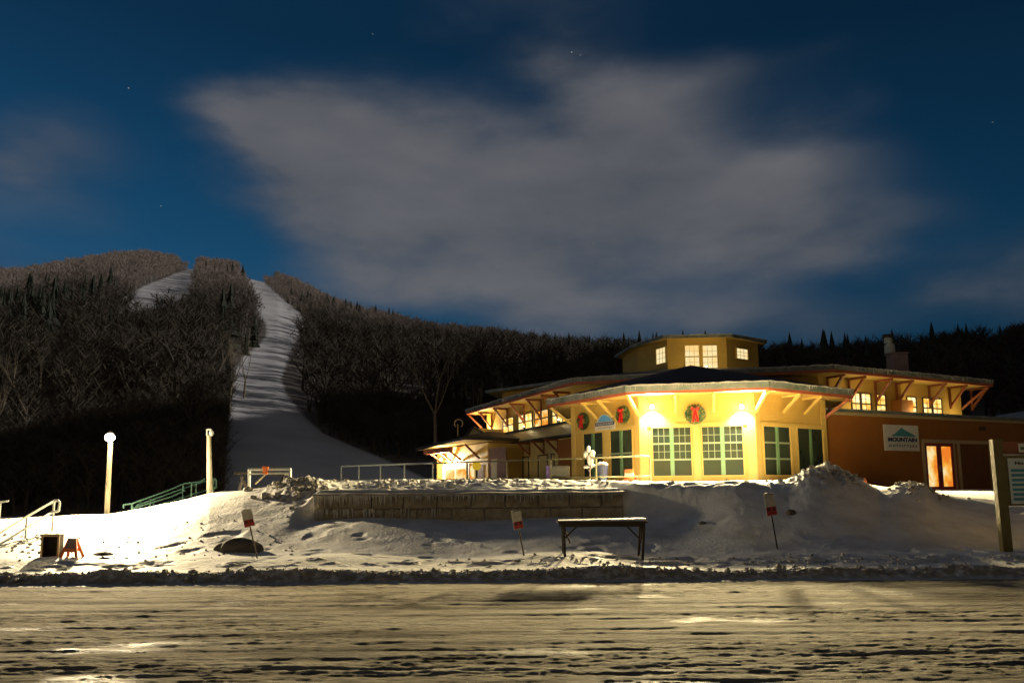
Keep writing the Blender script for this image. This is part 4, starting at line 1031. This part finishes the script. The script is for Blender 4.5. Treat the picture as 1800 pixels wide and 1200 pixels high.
# ------------------------------------------------------------------ deck railing
rl = thing('deck_railing', 'long pipe railing along the snowy terrace in front of the lodge', 'railing', (0, 33, 1.8))
pxs = [600, 631, 669, 711, 761, 821, 891, 968, 1048, 1143]
Ys = [40.0+(30.0-40.0)*((p-600)/543)**.8 for p in pxs]
ztop = 2.86; tops = []
for p, Y in zip(pxs, Ys): tops.append(Vector((xat(p, Y, 2.4), Y, ztop)))
mm_ = M['gpipe']; b = MB(); b.path(tops[:5], .045); b.build('top_rail', M['pale'], rl)
b = MB(); tt = list(tops[4:]); last = tt[-1]; d = (tt[-1]-tt[-2]).normalized(); tt[-1] = last-d*.12; tt += [last-d*.035-Vector((0,0,.035)), last-Vector((0,0,.12))]
b.path(tt, .032); b.build('top_rail', M['dpipe'], rl)
b = MB(); b.path([t_-Vector((0,0,.74)) for t_ in tops[:5]], .036); b.build('lower_rail', M['pale'], rl)
b = MB(); b.path([t_-Vector((0,0,.78)) for t_ in tops[4:]], .026); b.build('lower_rail', M['dpipe'], rl)
for i, t_ in enumerate(tops):
    b = MB(); b.tube((t_.x, t_.y, 1.4), (t_.x, t_.y, ztop-.02), .040); b.build('post', M['pale'] if i < 5 else M['dpipe'], rl)

# ------------------------------------------------------------------ stair handrails
def handrail(name, label, paths, posts, m, grp, r=.03):
    t = thing(name, label, 'handrail', (paths[0][0][0], paths[0][0][1], paths[0][0][2]-.9), grp)
    for p in paths:
        b = MB(); b.path([Vector(q) for q in p], r); b.build('rail', m, t)
    for p, zl in posts:
        b = MB(); b.tube((p[0], p[1], zl), p, r*.95); b.build('post', m, t)
    return t
def hp(px, py, Y): return at(px, py, Y)
Yh = 20.5
handrail('stair_handrail', 'silver pipe handrail descending to the left across the bright snow', [[hp(-8,942,18.2), hp(22,922,18.9), hp(95,880,Yh), hp(102,879,Yh), hp(105,883,Yh), hp(103,898,Yh), hp(93,899,Yh), hp(-10,962,18.2)]],
         [(hp(95,881,Yh), .2), (hp(47,908,19.4), .3)], M['steel'], 'stair handrails on the snow')
handrail('stair_handrail', 'short silver handrail end entering at the left frame edge', [[hp(-40,898,24), hp(-2,882,24), hp(15,880,24)], [hp(-40,920,24), hp(-2,905,24)]],
         [(hp(1,882,24), .3)], M['steel'], 'stair handrails on the snow')
handrail('stair_handrail', 'green stair handrail nearest the street lamp, climbing right', [[hp(217,893,27), hp(217,887,27), hp(232,885,27), hp(300,860,29.5), hp(322,850,30.3), hp(352,846,31), hp(360,841,31.2)], [hp(234,893,27), hp(300,873,29.5), hp(325,862,30.3)]],
         [(hp(232,885,27), .4), (hp(247,881,27.6), .4), (hp(264,876,28.2), .4), (hp(322,850,30.3), .8), (hp(337,848,30.6), .8)], M['gpipe'], 'green stair handrails')
handrail('stair_handrail', 'farther green stair handrail ending in a loop beside the unlit post', [[hp(240,888,28), hp(340,852,31.2), hp(376,840,32.2), hp(380,843,32.2), hp(380,857,32.2), hp(372,858,32.2), hp(250,896,28.4)]],
         [(hp(270,878,29), .4), (hp(345,850,31.3), .8), (hp(376,840,32.2), .8)], M['gpipe'], 'green stair handrails')

# ------------------------------------------------------------------ pipe frame, bench table, shovel by the snow heap
pf = thing('pipe_gate', 'silver pipe gate frame half buried behind the rubble heap', 'gate', hp(475, 850, 24))
b = MB(); b.path([hp(438,856,24), hp(438,825,24), hp(510,824,24), hp(510,850,24)], .045); b.build('frame', M['steel'], pf)
b = MB(); b.tube(hp(438,832,24.05), hp(510,831,24.05), .03); b.build('rail', M['steel'], pf)
tb = thing('picnic_table', 'dark picnic table behind the silver pipe gate', 'table', hp(460, 860, 25.5))
b = MB(); p0, p1 = hp(418,832,25.5), hp(505,833,25.5); b.beam(p0, p1, .7, .09); b.build('tabletop', M['wood'], tb)
b = MB(); b.beam(hp(428,838,25.5), hp(420,862,25.3), .07, .07); b.build('leg', M['wood'], tb)
b = MB(); b.beam(hp(424,838,25.7), hp(436,862,25.9), .07, .07); b.build('leg', M['wood'], tb)
b = MB(); b.beam(hp(498,838,25.5), hp(492,862,25.3), .07, .07); b.build('leg', M['wood'], tb)
sh = thing('snow_shovel', 'orange snow shovel leaning diagonally on the silver pipe gate', 'shovel', hp(448, 850, 23.8))
b = MB(); b.tube(hp(449,850,23.7), hp(467,833,23.85), .022); b.build('handle', M['pole'], sh)
b = MB(); c = hp(467,826,23.85); b.hexa([c+Vector(v) for v in ((-.07,-.03,-.12),(.05,-.03,-.14),(.05,.02,-.14),(-.07,.02,-.12),(-.10,-.04,.13),(.09,-.04,.11),(.09,.01,.11),(-.10,.01,.13))]); b.build('blade', M['orange'], sh, bevel=.01)

# ------------------------------------------------------------------ narrow table in front of the wall
Y3 = 15.2
tl, trr = at(981, 919, Y3), at(1139, 914, Y3); zt3 = (tl.z+trr.z)/2+.01
pt = thing('folding_table', 'long narrow dark slatted table with crossed legs standing in the snow', 'table', ((tl.x+trr.x)/2, Y3, gz((tl.x+trr.x)/2, Y3)))
b = MB()
for k in range(4): b.box(tl.x, trr.x, Y3+k*.155, Y3+k*.155+.14, zt3-.04, zt3)
b.build('tabletop', M['wood'], pt, bevel=.006)
b = MB(); b.box(tl.x+.05, trr.x-.05, Y3+.02, Y3+.05, zt3-.11, zt3-.042); b.box(tl.x+.05, trr.x-.05, Y3+.53, Y3+.56, zt3-.11, zt3-.042); b.build('apron', M['wood'], pt)
b = MB()
n = 40; prev = None
for k in range(n+1):
    xx = tl.x+.02+(trr.x-tl.x-.04)*k/n; hh = .018+.03*(k/n)*random.uniform(.7,1.1)
    r_ = [Vector((xx, Y3+.01, zt3+.001)), Vector((xx, Y3+.03, zt3+hh)), Vector((xx, Y3+.55, zt3+hh)), Vector((xx, Y3+.59, zt3+.001))]
    if prev:
        for m_ in range(3): b.poly([prev[m_], r_[m_], r_[m_+1], prev[m_+1]])
    prev = r_
b.build('snow_layer', SNOW, pt, smooth=True)
for i, sx_ in enumerate((0, 1)):
    X0 = tl.x+.13 if i == 0 else trr.x-.13; sgn = 1 if i == 0 else -1
    for yy in (Y3+.05, Y3+.5):
        g0 = gz(X0, yy)
        b = MB(); b.beam((X0, yy, g0-.12), (X0-.02*sgn*(1 if i == 0 else 3), yy, zt3-.04), .045, .05); b.build('leg', M['wood'], pt)
    b = MB(); b.beam((X0+.14*sgn*(1 if i == 0 else -.4), Y3+.5, zt3-.45), (X0-.03*sgn, Y3+.06, zt3-.06), .03, .03)
    b.beam((X0+.02*sgn, Y3+.28, zt3-.34), (X0+.30*sgn, Y3+.28, zt3-.06), .03, .03); b.build('cross_brace', M['wood'], pt)

# ------------------------------------------------------------------ three small leaning signs
def small_sign(pb, pt_, w, h, label, Y=15.6):
    base = at(*pb, Y); base.z = gz(base.x, Y); top_ = at(*pt_, Y); dirv = (top_-base).normalized()
    t = thing('marker_sign', label, 'sign', base, 'leaning red and white marker signs')
    b = MB(); b.tube(base-dirv*.25, top_-dirv*(h*.15), .017, .015, 8); b.build('stake', M['wood'], t)
    u = Vector((1, .25, 0)); u = (u-dirv*u.dot(dirv)).normalized(); n = u.cross(dirv).normalized()
    if n.y > 0: n = -n
    def pl(z0, z1, o0, o1, ww):
        b = MB(); P_ = []
        for o in (o0, o1):
            for a, c in ((-ww, z0), (ww, z0), (ww, z1), (-ww, z1)): P_.append(top_+u*a*w/2+dirv*c*h+n*o)
        b.hexa(P_); return b
    pl(-1, 0, .018, .026, 1).build('plate', M['signwhite'], t)
    o = pl(-.97, -.58, .027, .030, .94).build('red_panel', M['signred'], t)
    for a in (-.5, .5):
        b = MB(); b.tube(top_+u*a*w/2+dirv*(-.70)*h+n*.031, top_+u*a*w/2+dirv*(-.70)*h+n*.034, w*.13, n=10); b.build('mark', M['dark'], t)
    b = MB(); b.ball(top_+n*.01, w*.46, 8, 5, (1,.35,.18), .15); b.build('snow_cap', M['clod'], t, smooth=True)
small_sign((452,981), (433,896), .20, .34, 'leaning red and white marker sign in the bright snow by the dark mound')
small_sign((921,970), (906,898), .20, .36, 'leaning red and white marker sign in front of the stone wall')
small_sign((1366,955), (1350,868), .25, .46, 'leaning red and white marker sign on the dark snow slope under the bay', 16.4)

# ------------------------------------------------------------------ information board at the right edge
Yb = 15.8
ib = thing('trail_board', 'tall timber information board with rows of teal bars at the right edge', 'sign', (xat(1768, Yb, .5), Yb, .35))
bt = at(1768, 955, Yb); tp_ = at(1750, 772, Yb); bt.z = min(bt.z, gz(bt.x, Yb)+.02)
bx = MB(); dn = (tp_-bt).normalized()
b = MB(); b.beam(bt-dn*.3, tp_, .20, .14, up=(0,1,0)); b.build('post', M['post'], ib, bevel=.012)
off = Vector((1.75, .15, 0))
b = MB(); b.beam(bt+off-dn*.3, tp_+off, .20, .14, up=(0,1,0)); b.build('post', M['post'], ib, bevel=.012)
FI = Fr((tp_.x+.02, Yb), (tp_.x+.02+1.75, Yb+.15))
zs = at(1775, 805, Yb).z; ze = at(1775, 885, Yb).z
def skew(s, o, z): p = FI.pt(s, o, z); k = (tp_.z-z)/(tp_.z-bt.z); p.x += (bt.x-tp_.x)*k; return p
def sbox(b, s0, s1, o0, o1, z0, z1): b.hexa([skew(s0,o1,z0),skew(s1,o1,z0),skew(s1,o0,z0),skew(s0,o0,z0),skew(s0,o1,z1),skew(s1,o1,z1),skew(s1,o0,z1),skew(s0,o0,z1)])
b = MB(); sbox(b, .10, 1.7, -.02, .02, ze-.04, zs+.05); b.build('backboard', M['post'], ib)
b = MB(); sbox(b, .17, 1.62, .02, .035, ze, zs-.0); b.build('panel', mat('pale_blue_panel', (.58,.64,.62), .5, var=.15), ib)
b = MB()
hh = zs-ze
for k in range(7):
    zz = zs-hh*(.24+.105*k); sbox(b, .22, 1.55, .035, .040, zz-hh*.06, zz)
b.build('bars', mat('deep_teal', (.04,.22,.30), .5), ib)
o = text(FI, .55, zs-.13, .04, 'No. 2000', .09, M['black'], ib, .52, .002)
o.matrix_basis = Matrix.Translation((.035, 0, 0)) @ o.matrix_basis
b = MB(); sbox(b, .05, 1.8, -.06, .05, zs+.08, zs+.34); b.build('header_board', M['redbr'], ib)
b = MB(); sbox(b, .03, 1.8, -.09, .10, zs+.055, zs+.085); b.build('snow_ledge', M['clod'], ib)
b = MB(); sbox(b, .42, .75, .05, .058, zs+.12, zs+.30); b.build('emblem_plate', M['white'], ib)
b = MB(); sbox(b, .46, .72, .058, .062, zs+.17, zs+.23); b.build('emblem', M['gframe'], ib)

# ------------------------------------------------------------------ box and folding barrier at the left
def gp(px, py, Y): p = at(px, py, Y); p.z = gz(p.x, Y); return p
bp_ = gp(88, 980, 16.2)
bxo = thing('wooden_crate', 'open brown box standing on end in the bright snow', 'box', bp_)
F = Fr((bp_.x-.19, bp_.y), (bp_.x+.19, bp_.y+.03)); z = bp_.z-.05; hB = .50
b = MB(); b.fbox(F, 0, .02, -.2, 0, z, z+hB); b.fbox(F, .32, .34, -.2, 0, z, z+hB); b.fbox(F, .02, .32, -.2, 0, z+hB-.02, z+hB); b.fbox(F, .02, .32, -.2, -.18, z, z+hB-.02); b.build('case', M['wood'], bxo)
b = MB(); b.fbox(F, -.015, .355, 0, .02, z+hB-.045, z+hB+.01); b.fbox(F, .315, .355, 0, .02, z, z+hB-.045); b.fbox(F, -.015, .025, 0, .02, z, z+hB-.045); b.build('rim', M['ctrim'], bxo)
ap_ = gp(120, 990, 16.0)
af = thing('folding_barrier', 'orange folding A-frame barrier standing beside the brown box', 'barrier', ap_)
for sg_ in (0, 1):
    b = MB(); y = ap_.y; q = ap_.x; z = ap_.z-.04
    for l0, l1 in ((-.17, -.06), (.17, .06)):
        b.beam((q+l0, y+(.26 if sg_ else -.02), z), (q+l1, y+(.13 if sg_ else .10), z+.42), .05, .03, up=(0,1,0))
    b.beam((q-.125, y+(.22 if sg_ else .03), z+.18), (q+.125, y+(.22 if sg_ else .03), z+.18), .03, .07)
    b.build('leg_frame', M['orange'], af)
    if not sg_:
        b = MB(); b.hexa([(q-.10,y+.02,z+.20),(q+.10,y+.02,z+.20),(q+.10,y+.035,z+.20),(q-.10,y+.035,z+.20),(q-.08,y+.07,z+.42),(q+.08,y+.07,z+.42),(q+.08,y+.085,z+.42),(q-.08,y+.085,z+.42)]); b.build('panel', M['mauve'], af)

# snow mounds coloured dark to stand for their shaded fronts
def mound(px, py, Y, rx, ry, rz, label, seed):
    p = gp(px, py, Y); r = random.Random(seed); b = MB(); n, m = 40, 14
    for i in range(m+1):
        ph = PI/2*i/m
        for j in range(n):
            t = 2*PI*j/n; k = 1+.16*math.sin(2*t+seed)+.09*math.sin(5*t+seed*2)+r.uniform(-.02,.02)
            b.v.append((p.x+rx*k*math.sin(ph)*math.cos(t), p.y+ry*k*math.sin(ph)*math.sin(t), p.z-.04+rz*(math.cos(ph)**.7)*(1+.1*math.sin(3*t+seed))))
    for i in range(m):
        for j in range(n): k = (j+1) % n; b.f.append((i*n+j, (i+1)*n+j, (i+1)*n+k, i*n+k))
    o = b.build('shade_dark_hummock', M['shade_snow'], smooth=True); tag(o, label, 'hummock')
mound(421, 950, 16.8, .52, .30, .29, 'largest shade-painted snow boulder half buried behind the left marker sign', 3)
mound(181, 968, 16.6, .23, .14, .10, 'small flat shade-painted snow hummock in the bright snow, right of the orange barrier', 5)
mound(182, 988, 16.0, .15, .10, .07, 'smallest shade-painted snow hummock near the road bank, below the other flat stone', 8)
mound(1392, 914, 18.0, .13, .10, .11, 'pale round lump on the dark slope right of the marker sign', 6)
mound(1235, 918, 18.2, .10, .08, .08, 'small dark lump on the slope beneath the bay windows', 4)

# ------------------------------------------------------------------ snow clods: far too many to count
b = MB()
def clod(x, y, r):
    z = gz(x, y); b.ball((x, y, z+r*.25), r, 6, 4, (random.uniform(.8,1.4), random.uniform(.8,1.2), random.uniform(.6,1)), .22)
for i in range(1000):
    x = random.uniform(-10.5, 10.8); clod(x, 13.95-.006*x+random.gauss(0,.12), min(.075, math.exp(random.gauss(-4.25,.65))))
for i in range(140): x = random.uniform(-1.5, 10.5); clod(x, 14.9+random.gauss(0,.25), random.uniform(.012,.04))
for i in range(45): px = random.gauss(515, 34); Y = random.gauss(21.5, .6); clod((px-900)/1350*Y, Y, random.uniform(.03,.15))
for i in range(120): px = random.gauss(1455, 34); Y = random.gauss(19.8, .35); clod((px-900)/1350*Y, Y, random.uniform(.025,.075))
for i in range(50): px = random.uniform(580, 900); Y = random.gauss(23.2, .4); clod((px-900)/1350*Y, Y, random.uniform(.03,.09))
for i in range(60): px = random.uniform(900, 1400); Y = random.gauss(22.5, 1.2); clod((px-900)/1350*Y, Y, random.uniform(.02,.06))
for i in range(60): px = random.gauss(1615, 26); Y = random.gauss(19.6, .3); clod((px-900)/1350*Y, Y, random.uniform(.02,.06))
for i in range(110): px = random.uniform(20, 520); Y = random.uniform(15.4, 19.5); clod((px-900)/1350*Y, Y, random.uniform(.008,.035))
for i in range(60): px = random.uniform(-20, 110); Y = random.uniform(17, 20); clod((px-900)/1350*Y, Y, random.uniform(.02,.05))
o = b.build('snow_clods', M['clod']); tag(o, 'broken clods of dirty snow strewn along the road bank and ploughed heaps', 'snow', kind='stuff')

# ------------------------------------------------------------------ things on the terrace
sp = gp(1037, 835, 31.6); base = sp.copy()
st = thing('snowy_shrub', 'small bare shrub with white clumps of snow in front of the left bay windows', 'shrub', base)
b = MB(); T_ = at(1036, 790, 31.6)
b.tube(base-Vector((0,0,.1)), at(1037,815,31.6), .03, .025, 6); b.tube(at(1037,815,31.6), T_, .025, .012, 6)
for e_ in ((1029,799),(1043,797),(1030,821),(1044,818),(1041,806)): b.tube(at(1037, e_[1]+8, 31.6), at(*e_, 31.6), .018, .01, 5)
b.build('stem', M['bark'], st)
for e_, r_ in (((1034.5,789),(.08,.08,.13)), ((1029.5,798),(.09,.08,.13)), ((1041.5,797),(.10,.08,.14)), ((1036,808),(.09,.08,.2)), ((1040,814),(.07,.07,.18)), ((1031.5,820.5),(.15,.08,.06)), ((1042.5,818),(.12,.08,.06))):
    b = MB(); b.ball(at(*e_, 31.55), 1, 10, 8, r_, .18); b.build('snow_clump', SNOW, st, smooth=True)
bb = gp(1058, 838, 31.8)
bn = thing('blue_bin', 'dark blue bin with a snow cap beside the snowy shrub', 'bin', bb)
b = MB(); b.tube((bb.x, bb.y, bb.z-.1), (bb.x, bb.y, bb.z+.75), .2, .25, 14); b.build('body', M['bluep'], bn, smooth=False)
b = MB(); b.ball((bb.x+.03, bb.y, bb.z+.78), .22, 10, 6, (1,1,.5), .1); b.build('snow_cap', SNOW, bn, smooth=True)
bb = gp(1106, 838, 31.2)
bn = thing('traffic_barrel', 'orange and white striped traffic barrel beside the corner of the bay', 'barrel', bb)
for k in range(4):
    b = MB(); b.tube((bb.x, bb.y, bb.z-.05+k*.15), (bb.x, bb.y, bb.z+.10+k*.15), .22-.012*k, .21-.012*k, 14); b.build('stripe', M['orange'] if k % 2 else M['white'], bn)
b = MB(); b.tube((bb.x+.22, bb.y-.1, bb.z-.05), (bb.x+.24, bb.y-.1, bb.z+.22), .09, .03, 10); b.build('foot_weight', M['signred'], bn)
bb = gp(985, 838, 33)
bn = thing('covered_grill', 'grey covered grill on dark legs left of the bay', 'grill', bb)
b = MB(); b.box(bb.x-.45, bb.x+.4, bb.y-.2, bb.y+.3, bb.z+.3, bb.z+.8); b.build('cover', M['tar'], bn, bevel=.08)
for a in (-.35, .3):
    b = MB(); b.tube((bb.x+a, bb.y-.1, bb.z-.1), (bb.x+a, bb.y-.1, bb.z+.32), .03); b.build('leg', M['dark'], bn)
b = MB(); b.box(bb.x-.62, bb.x-.47, bb.y-.3, bb.y-.1, bb.z+.25, bb.z+.8); b.build('towel', M['purple'], bn, bevel=.02)
bb = gp(1521, 857, 24.5); cz = at(1521, 849, 24.5).z
cn = thing('traffic_cone', 'orange traffic cone tip showing above the snow against the brown wall', 'cone', bb)
b = MB(); b.tube((bb.x, bb.y, bb.z-.05), (bb.x, bb.y, max(cz, bb.z+.2)), .10, .025, 12); b.build('cone_body', M['orange'], cn)
b = MB(); b.box(bb.x-.16, bb.x+.16, bb.y-.16, bb.y+.16, bb.z-.06, bb.z-.02); b.build('base_plate', M['black'], cn)
